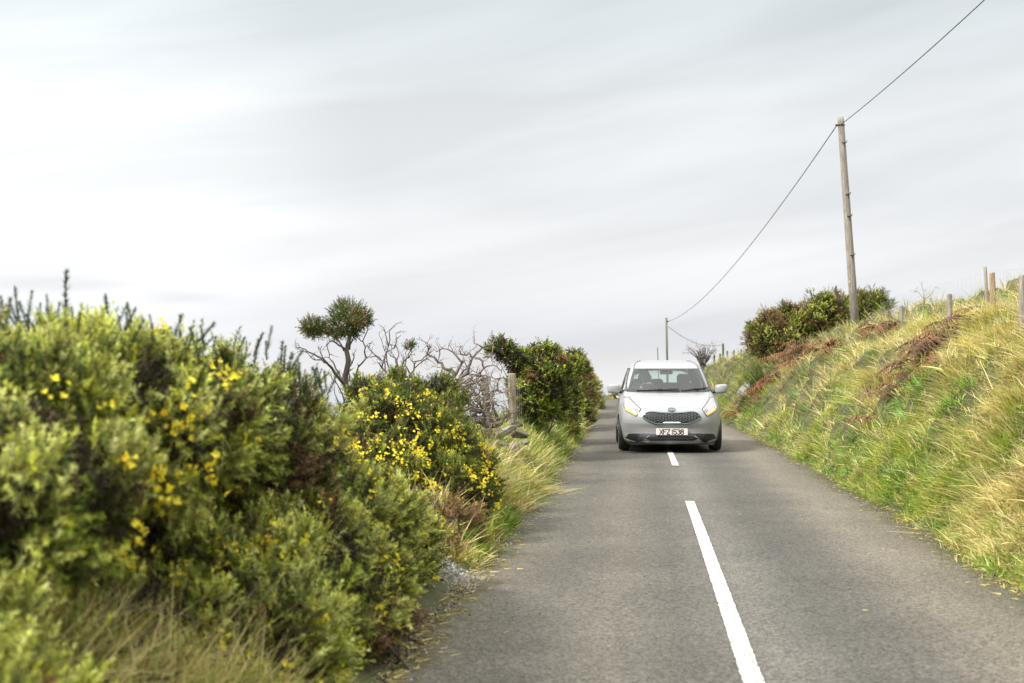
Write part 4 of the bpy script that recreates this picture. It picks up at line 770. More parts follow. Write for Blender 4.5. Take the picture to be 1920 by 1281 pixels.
# right fence along the bank
MBROWN = noisy('brown_post_wood', (.20, .13, .07), (.42, .32, .20), 9, stretch=(4, 4, .4), bump=.5)
rt = empty('wire_fence', (0, 0, 0)); tag(rt, 'post and wire mesh fence along the top of the right bank', 'fence')
fps = [(1916, 516, 575, 15.8, .036, 0, MPOLE), (1864, 511, 572, 18.5, .038, -4, MBROWN), (1855, 500, 568, 18.9, .022, -8, MPOLE), (1780, 551, 582, 21.5, .042, 0, MPOLE), (1690, 573, 588, 29.5, .045, 0, MPOLE)]
b0 = None; tl = []
for px, yt, yb, D, r, ln, m in fps:
    a = P(px, yb, D); tpp = P(px + ln, yt, D)
    if b0 is None: b0 = np.array([a[0], a[1], gz(a[0], a[1])]); rt.location = tuple(b0)
    a[2] = min(a[2], gz(a[0], a[1])) - .15; fpost('post', a - b0, tpp[2] - a[2], r, m, rt, (tpp[0] - a[0], 0)); tl.append(tpp)
line = [np.array([4.6, 11.5, tl[0][2] + .1]), P(1916, 505, 15.8), P(1858, 507, 18.6), P(1780, 530, 21.5), P(1690, 552, 29.5), P(1650, 570, 36)]
mb = MB()
for k in range(len(line) - 1):
    a, b_ = line[k], line[k + 1]; d = b_ - a; nseg = max(3, int(np.linalg.norm(d) / .30))
    for h in (0, -.12, -.25, -.40, -.58, -.78): mb.tube([a + np.array([0, 0, h]) - b0, b_ + np.array([0, 0, h]) - b0], .0013, 3, False)
    for j in range(nseg): q = a + d * j / nseg - b0; mb.tube([q, q - np.array([0, 0, .78])], .0009, 3, False)
mb.build('wire_mesh', MWIRE, rt)
# far fence over the crest, right of the car
rt = empty('wire_fence', (0, 0, 0)); tag(rt, 'row of short dark posts on the far crest between the thorn tree and the gorse', 'fence'); b0 = None; tp_ = []
for px, yt in [(1339, 665), (1350, 663), (1355.5, 644), (1363.5, 658), (1376, 656.5), (1390, 655)]:
    D = 66.0; a = P(px + .5, yt + 20, D); a[2] = gz(a[0], D) - .2; tpp = P(px, yt, D)
    if b0 is None: b0 = a.copy(); rt.location = tuple(b0)
    fpost('post', a - b0, max(tpp[2] - a[2], .4), .045 if px != 1355.5 else .055, MGP, rt, (tpp[0] - a[0], 0)); tp_.append(tpp)
mb = MB()
for a, b_ in zip(tp_[:-1], tp_[1:]):
    if abs(a[2] - b_[2]) < .4: mb.tube([a - b0 - np.array([0, 0, .08]), (a + b_) / 2 - b0 - np.array([0, 0, .12]), b_ - b0 - np.array([0, 0, .08])], .006, 3, False)
mb.build('wire', MWIRE, rt)
for px, yt, D, r, lab in [(1122, 741, 78, .035, 'thin green marker post beyond the crest next to the hedge'), (1134, 739, 78, .035, 'second thin green marker post beyond the crest, nearer the car')]:
    a = P(px, 756, D); a[2] = gz(a[0], D) - .1; o = fpost('marker_post', a, P(px, yt, D)[2] - a[2], r, MGP, None); tag(o, lab, 'post', 'marker posts beyond the crest')
a = P(1236, 690, 88); a[2] = gz(a[0], 88); o = fpost('marker_post', a, P(1234, 652, 88)[2] - a[2], .03, MGP, None, (-.1, 0)); tag(o, 'thin tall stake beside the far telegraph pole', 'post')

# ------------------------------------------------------------------ car (local: nose at y=0 facing -y, z up from the road)
CP = np.array([.465, 23.85]); CROT = R(2.0)
car = empty('parked_car', (CP[0], CP[1], float(road_z(CP[0], CP[1])) + .008), (math.atan(.0113), 0, CROT))
car.name = 'car'; car.scale = (1, 1, .975); tag(car, 'silver compact car with lit headlights driving towards us along the road', 'car')
MPAINT = mat('silver_paint', (.335, .338, .35), .38, .14, Coat_Weight=.5, Coat_Roughness=.06)
t = MPAINT.node_tree; bb_ = t.nodes['Principled BSDF']; nz = N('ShaderNodeTexNoise', t); nz.inputs['Scale'].default_value = 5; nz.inputs['Detail'].default_value = 4
tcc = N('ShaderNodeTexCoord', t); L(tcc.outputs['Object'], nz.inputs['Vector'], t); mrr = N('ShaderNodeMapRange', t); mrr.inputs['To Min'].default_value = .24; mrr.inputs['To Max'].default_value = .38; L(nz.outputs[0], mrr.inputs[0], t); L(mrr.outputs[0], bb_.inputs['Roughness'], t)
MBLK = mat('black_plastic', (.018, .019, .02), .45); MTRIM = mat('dark_trim', (.035, .036, .042), .35); MRUB = noisy('tyre_rubber', (.018, .018, .018), (.035, .033, .03), 20, rough=.85)
MCHR = mat('chrome', (.75, .76, .78), .12, 1.0); MINT = mat('cabin_fabric', (.035, .036, .04), .9); MALLOY = mat('alloy', (.45, .45, .46), .35, .8)
MGUN = mat('gunmetal_trim', (.13, .13, .16), .3, .6)
def glass(name, tint, ior=1.5):
    m = bpy.data.materials.new(name); m.use_nodes = True; t = m.node_tree; t.nodes.remove(t.nodes['Principled BSDF']); o = t.nodes['Material Output']
    tr = N('ShaderNodeBsdfTransparent', t); tr.inputs[0].default_value = (*tint, 1); gl = N('ShaderNodeBsdfGlossy', t); gl.inputs['Roughness'].default_value = .02; gl.inputs[0].default_value = (.95, 1, .98, 1)
    fr = N('ShaderNodeFresnel', t); fr.inputs[0].default_value = ior; ms = N('ShaderNodeMixShader', t); L(fr.outputs[0], ms.inputs[0], t); L(tr.outputs[0], ms.inputs[1], t); L(gl.outputs[0], ms.inputs[2], t); L(ms.outputs[0], o.inputs[0], t); return m
MGLASS = glass('windscreen_glass', (.80, .90, .86), 1.62); MGLASS2 = glass('tinted_glass', (.62, .72, .69), 1.5)
ZK = [.13, .17, .21, .26, .34, .42, .50, .56, .62, .68, .73, .78, .83, .88, .93, .97, 1.00, 1.03, 1.10, 1.20, 1.32, 1.42, 1.46, 1.50, 1.54, 1.57, 1.590, 1.600]
YF = [.14, .07, .03, .012, .035, .028, .0, .0, .012, .035, .075, .14, .25, .40, .60, .80, .96, 1.08, 1.19, 1.35, 1.54, 1.70, 1.77, 1.87, 2.02, 2.22, 2.50, 2.80]
WD = [.78, .815, .835, .85, .868, .880, .886, .887, .886, .882, .878, .87, .862, .852, .84, .825, .812, .80, .775, .745, .705, .665, .640, .605, .555, .49, .40, .24]
YR = [3.85, 3.95, 4.0, 4.03, 4.05, 4.06, 4.07, 4.07, 4.07, 4.06, 4.05, 4.04, 4.03, 4.02, 4.01, 4.0, 3.98, 3.97, 3.93, 3.87, 3.79, 3.71, 3.67, 3.61, 3.52, 3.40, 3.25, 3.1]
NE = [3.0, 3.0, 3.0, 3.0, 3.1, 3.2, 3.2, 3.2, 3.2, 3.2, 3.2, 3.2, 3.1, 3.1, 3.2, 3.4, 3.6, 3.8, 4.2, 4.4, 4.6, 4.6, 4.2, 3.6, 3.2, 3.0, 2.8, 2.6]
def smooth_knots(z, K_):
    # smooth interpolation of the profile
    zs = np.linspace(ZK[0], ZK[-1], 600); v = np.interp(zs, ZK, K_); k = 13; ker = np.hanning(k + 2)[1:-1]; ker /= ker.sum()
    vp = np.concatenate([np.full(k // 2, v[0]) - (v[1] - v[0]) * np.arange(k // 2, 0, -1), v, np.full(k // 2, v[-1]) + (v[-1] - v[-2]) * np.arange(1, k // 2 + 1)]); return np.interp(z, zs, np.convolve(vp, ker, 'valid'))
def prof(z): return smooth_knots(z, YF), smooth_knots(z, YR), smooth_knots(z, WD), np.interp(z, ZK, NE)
ME = 6.5
def front_y(x, z):
    yf, yr, w_, n_ = prof(z); a = (yr - yf) / 2; q = np.clip(np.abs(x) / w_, 0, .9995); return (yf + yr) / 2 - a * (1 - q ** n_) ** (1 / ME)
def rear_y(x, z):
    yf, yr, w_, n_ = prof(z); a = (yr - yf) / 2; q = np.clip(np.abs(x) / w_, 0, .9995); return (yf + yr) / 2 + a * (1 - q ** n_) ** (1 / ME)
def side_x(y, z):
    yf, yr, w_, n_ = prof(z); a = (yr - yf) / 2; q = np.clip(np.abs(y - (yf + yr) / 2) / a, 0, .9999); return w_ * (1 - q ** ME) ** (1 / n_)
def ring(z, ins=0.0, NQ=44):
    yf, yr, w_, n_ = [float(v) for v in prof(z)]; yf += ins * 1.3; yr -= ins * 1.3; w_ -= ins; a = (yr - yf) / 2; c = (yf + yr) / 2
    th = np.linspace(0, math.pi / 2, 900); x = w_ * np.sin(th) ** (2 / n_); y = a * np.cos(th) ** (2 / ME); s = np.concatenate([[0], np.cumsum(np.hypot(np.diff(x), np.diff(y)))])
    # even along x over the front, then along y
    s = s / s[-1]; u = np.linspace(0, 1, NQ + 1); xq, yq = np.interp(u, s, x), np.interp(u, s, y)
    pts = [(xq[i], c - yq[i]) for i in range(NQ + 1)] + [(xq[i], c + yq[i]) for i in range(NQ - 1, -1, -1)]
    pts += [(-p[0], p[1]) for p in pts[-2:0:-1]]
    return [(p[0], p[1], z) for p in pts]
zrows = np.concatenate([np.arange(.13, .74, .0145), np.arange(.745, 1.03, .007), np.arange(1.03, 1.46, .0145), np.arange(1.462, 1.5995, .005), [1.600]])
ws_half = lambda z: np.interp(z, [1.02, 1.44], [.700, .572])
WA = (.83, 3.42); WR = .335
def hole(x, y, z):
    if 1.035 < z < 1.435 and y < 2.0 and abs(x) < ws_half(z) - .008: return True
    if 1.10 < z < 1.46 and y > 3.4 and abs(x) < np.interp(z, [1.1, 1.46], [.60, .50]): return True
    if 1.06 < z < 1.43 and abs(x) > .5 and np.interp(z, [1.06, 1.43], [1.42, 2.05]) < y < np.interp(z, [1.06, 1.43], [3.45, 3.35]): return True
    for wy in WA:
        if abs(x) > .55 and (y - wy) ** 2 + (z - .31) ** 2 < WR ** 2: return True
    return False
def shell(name, ins, m, zmin=0, extra=0.0):
    rows = [ring(z, ins) for z in zrows if z >= zmin]; n_ = len(rows[0]); mb = MB(); V = [p for r in rows for p in r]; F = []
    for i in range(len(rows) - 1):
        for j in range(n_):
            k = (j + 1) % n_; ids = (i * n_ + j, i * n_ + k, (i + 1) * n_ + k, (i + 1) * n_ + j); c = np.mean([V[q] for q in ids], 0)
            if hole(*c): continue
            F.append(ids)
    F.append(tuple((len(rows) - 1) * n_ + j for j in range(n_))); mb.add(V, F); o = mb.build(name, m, car, True)
    return o
body = shell('body', 0, MPAINT)
lin = shell('cabin_lining', .028, mat('grey_headlining', (.09, .095, .10), .9), .86); lin.location.z = -.012
def patch(name, xs, lo, hi, off, m, parent, kind='front', nx=30, nz=10, tilt=None):
    """piece lying just proud of the body; lo, hi give its lower and upper edge as knots over x (or y on the side)"""
    X = np.linspace(xs[0], xs[1], nx + 1); V = []
    for x in X:
        a, b_ = np.interp(x, lo[0], lo[1]), np.interp(x, hi[0], hi[1])
        for k in range(nz + 1):
            z = a + (b_ - a) * k / nz
            if kind == 'front': V.append((x, float(front_y(x, z)) - off, z + off * .3))
            elif kind == 'rear': V.append((x, float(rear_y(x, z)) + off, z))
            else: V.append((kind * (float(side_x(x, z)) + off), x, z))
    F = []
    for i in range(nx):
        for k in range(nz): a = i * (nz + 1) + k; F.append((a, a + nz + 1, a + nz + 2, a + 1))
    mb = MB(); mb.add(V, F); return mb.build(name, m, parent, True)
def mir(K_): return [-v for v in K_[0][::-1]], K_[1][::-1]
def edge_strip(name, pts, wd, off, m, parent, thick=.004):
    """band of given width following points (x, z) on the front surface"""
    P3 = [np.array([x, float(front_y(x, z)) - off, z]) for x, z in pts]; mb = MB(); mb.tube(P3, wd / 2, 6); return mb.build(name, m, parent, True)
def pl(pts, n=10):
    out_ = []
    for a, b_ in zip(pts[:-1], pts[1:]):
        for i in range(n): out_.append((a[0] + (b_[0] - a[0]) * i / n, a[1] + (b_[1] - a[1]) * i / n))
    return out_ + [pts[-1]]
# windscreen, its black surround and cowl
zs = np.linspace(1.036, 1.434, 24); V = []; F = []; NXW = 30
for z in zs:
    h = float(ws_half(z)); 
    for j in range(NXW + 1): x = -h + 2 * h * j / NXW; V.append((x, float(front_y(x, z)) - .004, z))
for i in range(len(zs) - 1):
    for j in range(NXW): a = i * (NXW + 1) + j; F.append((a, a + 1, a + NXW + 2, a + NXW + 1))
mb = MB(); mb.add(V, F); ws = mb.build('windscreen', MGLASS, car, True)
def band(name, fn, n, off, m, parent):
    """strip between two (x,z) curves given by fn(t) -> (p, q)"""
    V = []; F = []; K2 = 3
    for i in range(n + 1):
        p, q = fn(i / n)
        for k in range(K2 + 1): x = p[0] + (q[0] - p[0]) * k / K2; z = p[1] + (q[1] - p[1]) * k / K2; V.append((x, float(front_y(x, z)) - off, z + .001))
    for i in range(n):
        for k in range(K2): a = i * (K2 + 1) + k; F.append((a, a + 1, a + K2 + 2, a + K2 + 1))
    mb = MB(); mb.add(V, F); return mb.build(name, m, parent, True)
for s in (-1, 1):
    band('windscreen_trim', lambda t_: ((s * (float(ws_half(1.02 + .42 * t_)) + .012 - (.0) * t_), 1.02 + .42 * t_), (s * (float(ws_half(1.02 + .42 * t_)) - .034), 1.02 + .42 * t_)), 20, .008, MTRIM, car)
    edge_strip('roof_gutter', [(s * np.interp(z, [1.44, 1.52, 1.575, 1.59], [.580, .555, .49, .42]), z) for z in np.linspace(1.435, 1.588, 14)], .016, .002, MTRIM, car)
band('windscreen_trim', lambda t_: ((-.575 + 1.15 * t_, 1.442), (-.58 + 1.16 * t_, 1.418 - .018 * math.exp(-((t_ - .5) / .1) ** 2))), 40, .009, MTRIM, car)
band('scuttle_panel', lambda t_: ((-.71 + 1.42 * t_, 1.062), (-.72 + 1.44 * t_, 1.012 + .012 * (2 * t_ - 1) ** 2)), 40, .010, MBLK, car)
band('scuttle_panel', lambda t_: ((-.50 + 1.0 * t_, 1.030), (-.50 + 1.0 * t_, 1.019)), 40, .014, MGUN, car)
for x0, x1, z0, z1 in ((-.55, .18, 1.050, 1.078), (.22, .70, 1.050, 1.098), ):
    mb = MB(); pts = [np.array([x0 + (x1 - x0) * q, float(front_y(x0 + (x1 - x0) * q, z0 + (z1 - z0) * q)) - .03, z0 + (z1 - z0) * q]) for q in np.linspace(0, 1, 10)]; mb.tube(pts, .009, 6)
    xe = x0 if x0 > 0 else x1; ze = 1.04; mb.tube([np.array([xe + .02, float(front_y(xe, ze)) - .03, ze]), pts[5]], .011, 6); mb.box(pts[5], (.10, .03, .03), bev=.006); mb.build('wiper', MBLK, car, False)
# bonnet shut line, number plate, emblem
edge_strip('bonnet_seam', [(x, .775 - .02 * (x / .53) ** 2) for x in np.linspace(-.53, .53, 30)], .005, -.0005, mat('seam', (.30, .30, .31), .5), car)
for s in (-1, 1): edge_strip('bonnet_seam', pl([(s * .53, .757), (s * .68, .945), (s * .735, 1.005)], 12), .006, -.0005, mat('seam', (.20, .20, .21), .5), car); edge_strip('bumper_seam', pl([(s * .79, .70), (s * .815, .60), (s * .845, .50)], 8), .005, -.0005, mat('seam', (.22, .22, .23), .5), car)
# grille
def grille_lo(x): x = abs(x); return np.interp(x, [0, .20, .27, .40, .475], [.503, .500, .500, .545, .600])
def grille_hi(x): x = abs(x); return np.interp(x, [0, .16, .30, .38, .43, .475], [.678, .682, .697, .695, .680, .612])
gx = np.linspace(-.475, .475, 61)
gr_ = patch('grille', (-.472, .472), (gx, [grille_lo(x) for x in gx]), (gx, [grille_hi(x) for x in gx]), .004, mat('grille_black', (.012, .013, .014), .35), car, nx=60)
loop = [(x, grille_hi(x)) for x in np.linspace(-.475, .475, 50)] + [(x, grille_lo(x)) for x in np.linspace(.475, -.475, 50)]; loop.append(loop[0])
mb = MB(); mb.tube([np.array([x, float(front_y(x, z)) - .006, z]) for x, z in loop], .013, 6); mb.build('grille_frame', mat('teal_chrome', (.20, .28, .30), .18, 1.0), gr_, True)
loop2 = [(x * 1.03, grille_hi(x) + .016) for x in np.linspace(-.475, .475, 50)] ; 
mb = MB(); mb.tube([np.array([x, float(front_y(x, z)) - .001, z]) for x, z in loop2[6:-6]] , .004, 6); mb.build('grille_rim', MPAINT, gr_, True)
mb = MB(); mb.tube([np.array([x, float(front_y(x, grille_lo(x) + .016)) - .013, grille_lo(x) + .016]) for x in np.linspace(-.15, .15, 16)], [.004] + [.013] * 14 + [.004], 6); mb.build('grille_rim', mat('pale_chrome', (.78, .9, .92), .3, .4), gr_, True)
mb = MB()
for i, x in enumerate(np.arange(-.43, .431, .0478)):
    for j in range(6):
        z = .672 - j * .030 - (i % 2) * .015
        if grille_lo(x) + .022 < z < grille_hi(x) - .016:
            y = float(front_y(x, z)) - .010; mb.tube([np.array([x - .013, y, z + .006]), np.array([x - .009, y - .002, z - .003]), np.array([x + .009, y - .002, z - .003]), np.array([x + .013, y, z + .006])], .0038, 4)
mb.build('grille_mesh', mat('mesh_silver', (.40, .41, .43), .3, .5), gr_)
# emblem with its letters
def strokes(mb, s_, x0, z0, h, y, r, adv, zy=None, wd=.55):
    G = {'X': [[(0, 0), (1, 1)], [(0, 1), (1, 0)]], 'F': [[(0, 0), (0, 1), (1, 1)], [(0, .52), (.8, .52)]], 'Z': [[(0, 1), (1, 1), (0, 0), (1, 0)]], '1': [[(.5, 0), (.5, 1)]], '5': [[(.95, 1), (.08, 1), (.05, .56), (.6, .62), (.95, .45), (.98, .22), (.7, 0), (.3, 0), (0, .14)]],
         '3': [[(.03, .9), (.3, 1), (.7, 1), (.95, .82), (.9, .62), (.5, .54), (.95, .42), (1, .2), (.7, 0), (.3, 0), (0, .14)]], '8': [[(.5, .54), (.12, .65), (.08, .85), (.35, 1), (.65, 1), (.92, .85), (.88, .65), (.5, .54), (.05, .38), (.03, .15), (.3, 0), (.7, 0), (.97, .15), (.95, .38), (.5, .54)]],
         'K': [[(0, 0), (0, 1)], [(1, 1), (0, .45)], [(.25, .6), (1, 0)]], 'I': [[(.5, 0), (.5, 1)]], 'A': [[(0, 0), (.5, 1), (1, 0)], [(.2, .35), (.8, .35)]]}
    x = x0
    for ch in s_:
        if ch == ' ': x += adv * .42; continue
        w_ = h * wd * (.15 if ch in '1I' else 1)
        for pth in G[ch]:
            pts = [np.array([x + (a if ch not in '1I' else .5) * w_, (y(x + a * w_, z0 + b_ * h) if callable(y) else y), z0 + b_ * h]) for a, b_ in pth]
            for p, q in zip(pts[:-1], pts[1:]):
                d = q - p; l = np.linalg.norm(d); u_ = d / l; nrm = np.array([-u_[2], 0, u_[0]]) * r; e_ = u_ * r * .8
                V = [p - e_ - nrm, q + e_ - nrm, q + e_ + nrm, p - e_ + nrm]; V = [v + [0, -.002, 0] for v in V] + [v + [0, .001, 0] for v in V]
                mb.add(V, [(0, 1, 2, 3), (7, 6, 5, 4), (0, 4, 5, 1), (1, 5, 6, 2), (2, 6, 7, 3), (3, 7, 4, 0)])
        x += adv * (.42 if ch in '1I' else 1)
    return x
ez = .738; y0 = lambda x, z: float(front_y(x, z)) - .012
mb = MB(); V = []; 
for k in range(28): a = 2 * math.pi * k / 28; V.append((.060 * math.cos(a), y0(0, ez + .027 * math.sin(a)) + .008, ez + .027 * math.sin(a)))
V2 = [(v[0], v[1] - .006, v[2]) for v in V]; mb.add(V + V2, [tuple(range(28, 56))] + [(i, (i + 1) % 28, 28 + (i + 1) % 28, 28 + i) for i in range(28)]); em = mb.build('emblem', mat('emblem_grey', (.30, .30, .31), .3, .5), car)
mb = MB(); mb.tube([np.array(v) + [0, -.002, 0] for v in V2 + V2[:1]], .0055, 6); mb.build('emblem_ring', MBLK, em, True)
mb = MB(); strokes(mb, 'KIA', -.029, ez - .012, .024, lambda x, z: y0(0, z) - .002, .0026, .026, wd=.75); mb.build('emblem_lettering', MBLK, em)
pz0, pz1 = .305, .418; py_ = float(min(front_y(0, pz0), front_y(0, pz1))) - .030
mb = MB(); mb.box((0, py_, (pz0 + pz1) / 2), (.525, .014, pz1 - pz0), bev=.005); plate = mb.build('number_plate', mat('plate_white', (.72, .71, .69), .35), car)
mb = MB(); strokes(mb, 'XFZ 1538', -.203, pz0 + .0175, .079, py_ - .0085, .0064, .0595, wd=.62); mb.build('plate_lettering', mat('plate_black', (.01, .01, .01), .5), plate)
mb = MB(); mb.box((0, py_ + .016, (pz0 + pz1) / 2), (.5, .024, .09)); mb.build('plate_backing', MBLK, plate)
# lower intakes
lo = ([-.44, -.36, .36, .44], [.240, .205, .205, .240]); hi = ([-.44, -.36, .36, .44], [.238, .296, .296, .238])
it = patch('air_intake', (-.44, .44), lo, hi, .004, MBLK, car, nx=40)
for zz in (.222, .246): edge_strip('intake_bar', [(x, zz) for x in np.linspace(-.40 + (zz > .23) * .03, .40 - (zz > .23) * .03, 24)], .008, .008, MTRIM, it)
for xx in (-.3, -.18, -.06, .06, .18, .3): edge_strip('intake_bar', [(xx, z) for z in np.linspace(.196, .290, 5)], .005, .007, MTRIM, it)
for s in (-1, 1):
    k1 = ([.40, .52, .60, .775], [.290, .196, .200, .230]); k2 = ([.40, .60, .71, .775], [.318, .326, .314, .226])
    if s < 0: k1, k2 = mir(k1), mir(k2)
    pod = patch('fog_lamp_recess', (s * .775 if s < 0 else .40, -.40 if s < 0 else .775), k1, k2, .005, MBLK, car, nx=24)
    q = [(s * .70, .300), (s * .73, .262), (s * .56, .222), (s * .50, .250), (s * .55, .312), (s * .70, .300)]; edge_strip('recess_rim', pl(q, 5), .006, .009, MTRIM, pod)
    # angled blade between the recess and the centre intake
    Vb = [(s * .36, .318), (s * .55, .318), (s * .565, .182), (s * .50, .178)] if False else None
    def fb(t_, s=s):
        zc = np.interp(t_, [0, .35, 1], [.322, .310, .180]); a = np.interp(t_, [0, .35, 1], [.16, .40, .515]); b_ = np.interp(t_, [0, .35, 1], [.17, .52, .600]); return ((s * a, zc), (s * b_, np.interp(t_, [0, .35, 1], [.334, .330, .176])))
    band('bumper_blade', fb, 16, .011, MGUN if s < 0 else MBLK, car)
band('bumper_bar', lambda t_: ((-.42 + .84 * t_, .318), (-.42 + .84 * t_, .302)), 30, .010, MGUN, car)
edge_strip('chrome_strip', pl([(-.785, .222), (-.70, .197), (-.57, .170), (-.50, .183), (-.2, .187), (.2, .187), (.50, .183), (.57, .170), (.70, .197), (.785, .222)], 6), .010, .006, MPAINT, car)
band('bumper_lip', lambda t_: ((-.70 + 1.40 * t_, .150), (-.69 + 1.38 * t_, .128)), 40, .006, MBLK, car)
mb = MB(); mb.box((0, .40, .155), (1.42, .5, .05)); mb.box((0, 2.0, .21), (1.30, 3.2, .08), bev=.02); mb.box((0, .95, .30), (1.0, .12, .10)); mb.build('underbody', MBLK, car)
# headlights
MLENS = glass('lamp_lens', (.97, .97, .97), 1.45); MREFL = mat('lamp_reflector', (.38, .38, .38), .25, .6); MREFL.node_tree.nodes['Principled BSDF'].inputs['Emission Color'].default_value = (1, .95, .86, 1); MREFL.node_tree.nodes['Principled BSDF'].inputs['Emission Strength'].default_value = .12
MBULB = mat('lamp_glow', (1, 1, 1), .4, 0, Emission_Strength=2.2); MBULB.node_tree.nodes['Principled BSDF'].inputs['Emission Color'].default_value = (1, .95, .86, 1)
MAMB = mat('amber_indicator', (.80, .46, .12), .3, 0, Emission_Strength=.2); MAMB.node_tree.nodes['Principled BSDF'].inputs['Emission Color'].default_value = (1, .5, .08, 1)
HLO = ([.512, .585, .600, .761, .785], [.742, .628, .628, .715, .80]); HHI = ([.512, .60, .66, .695, .775, .785], [.748, .833, .893, .935, .935, .80])
for s in (-1, 1):
    k1, k2 = (HLO, HHI) if s > 0 else (mir(HLO), mir(HHI)); xa = (.513, .784) if s > 0 else (-.784, -.513)
    hl = patch('headlight', xa, k1, k2, .004, MREFL, car, nx=30, nz=14)
    lp = [(s * x, np.interp(x, *HHI)) for x in np.linspace(.513, .784, 26)] + [(s * x, np.interp(x, *HLO)) for x in np.linspace(.784, .513, 26)]; lp.append(lp[0])
    edge_strip('headlight_seal', lp, .013, .007, MBLK, hl)
    def disc(name, c, rr, off, m, ring_=None):
        V = [(c[0], float(front_y(c[0], c[1])) - off, c[1])]; n_ = 24
        for k in range(n_): a = 2 * math.pi * k / n_; x, z = c[0] + rr[0] * math.cos(a), c[1] + rr[1] * math.sin(a); V.append((x, float(front_y(x, z)) - off, z))
        mb = MB(); mb.add(V, [(0, 1 + k, 1 + (k + 1) % n_) for k in range(n_)]); return mb.build(name, m, hl, True)
    disc('bulb', (s * .700, .795), (.070, .066), .007, MBULB)
    disc('side_lamp', (s * .722, .895), (.030, .026), .007, MREFL)
    pr = disc('projector_lamp', (s * .578, .722), (.030, .032), .008, mat('projector_grey', (.22, .22, .21), .25, .6)); disc('projector_lamp', (s * .578, .722), (.014, .015), .011, MREFL)
    kk1 = ([.588, .600, .755, .765], [.632, .634, .716, .722]); kk2 = ([.588, .60, .66, .755, .765], [.660, .676, .706, .762, .758])
    if s < 0: kk1, kk2 = mir(kk1), mir(kk2)
    patch('indicator', (.59, .763) if s > 0 else (-.763, -.59), kk1, kk2, .009, MAMB, hl, nx=16, nz=4)
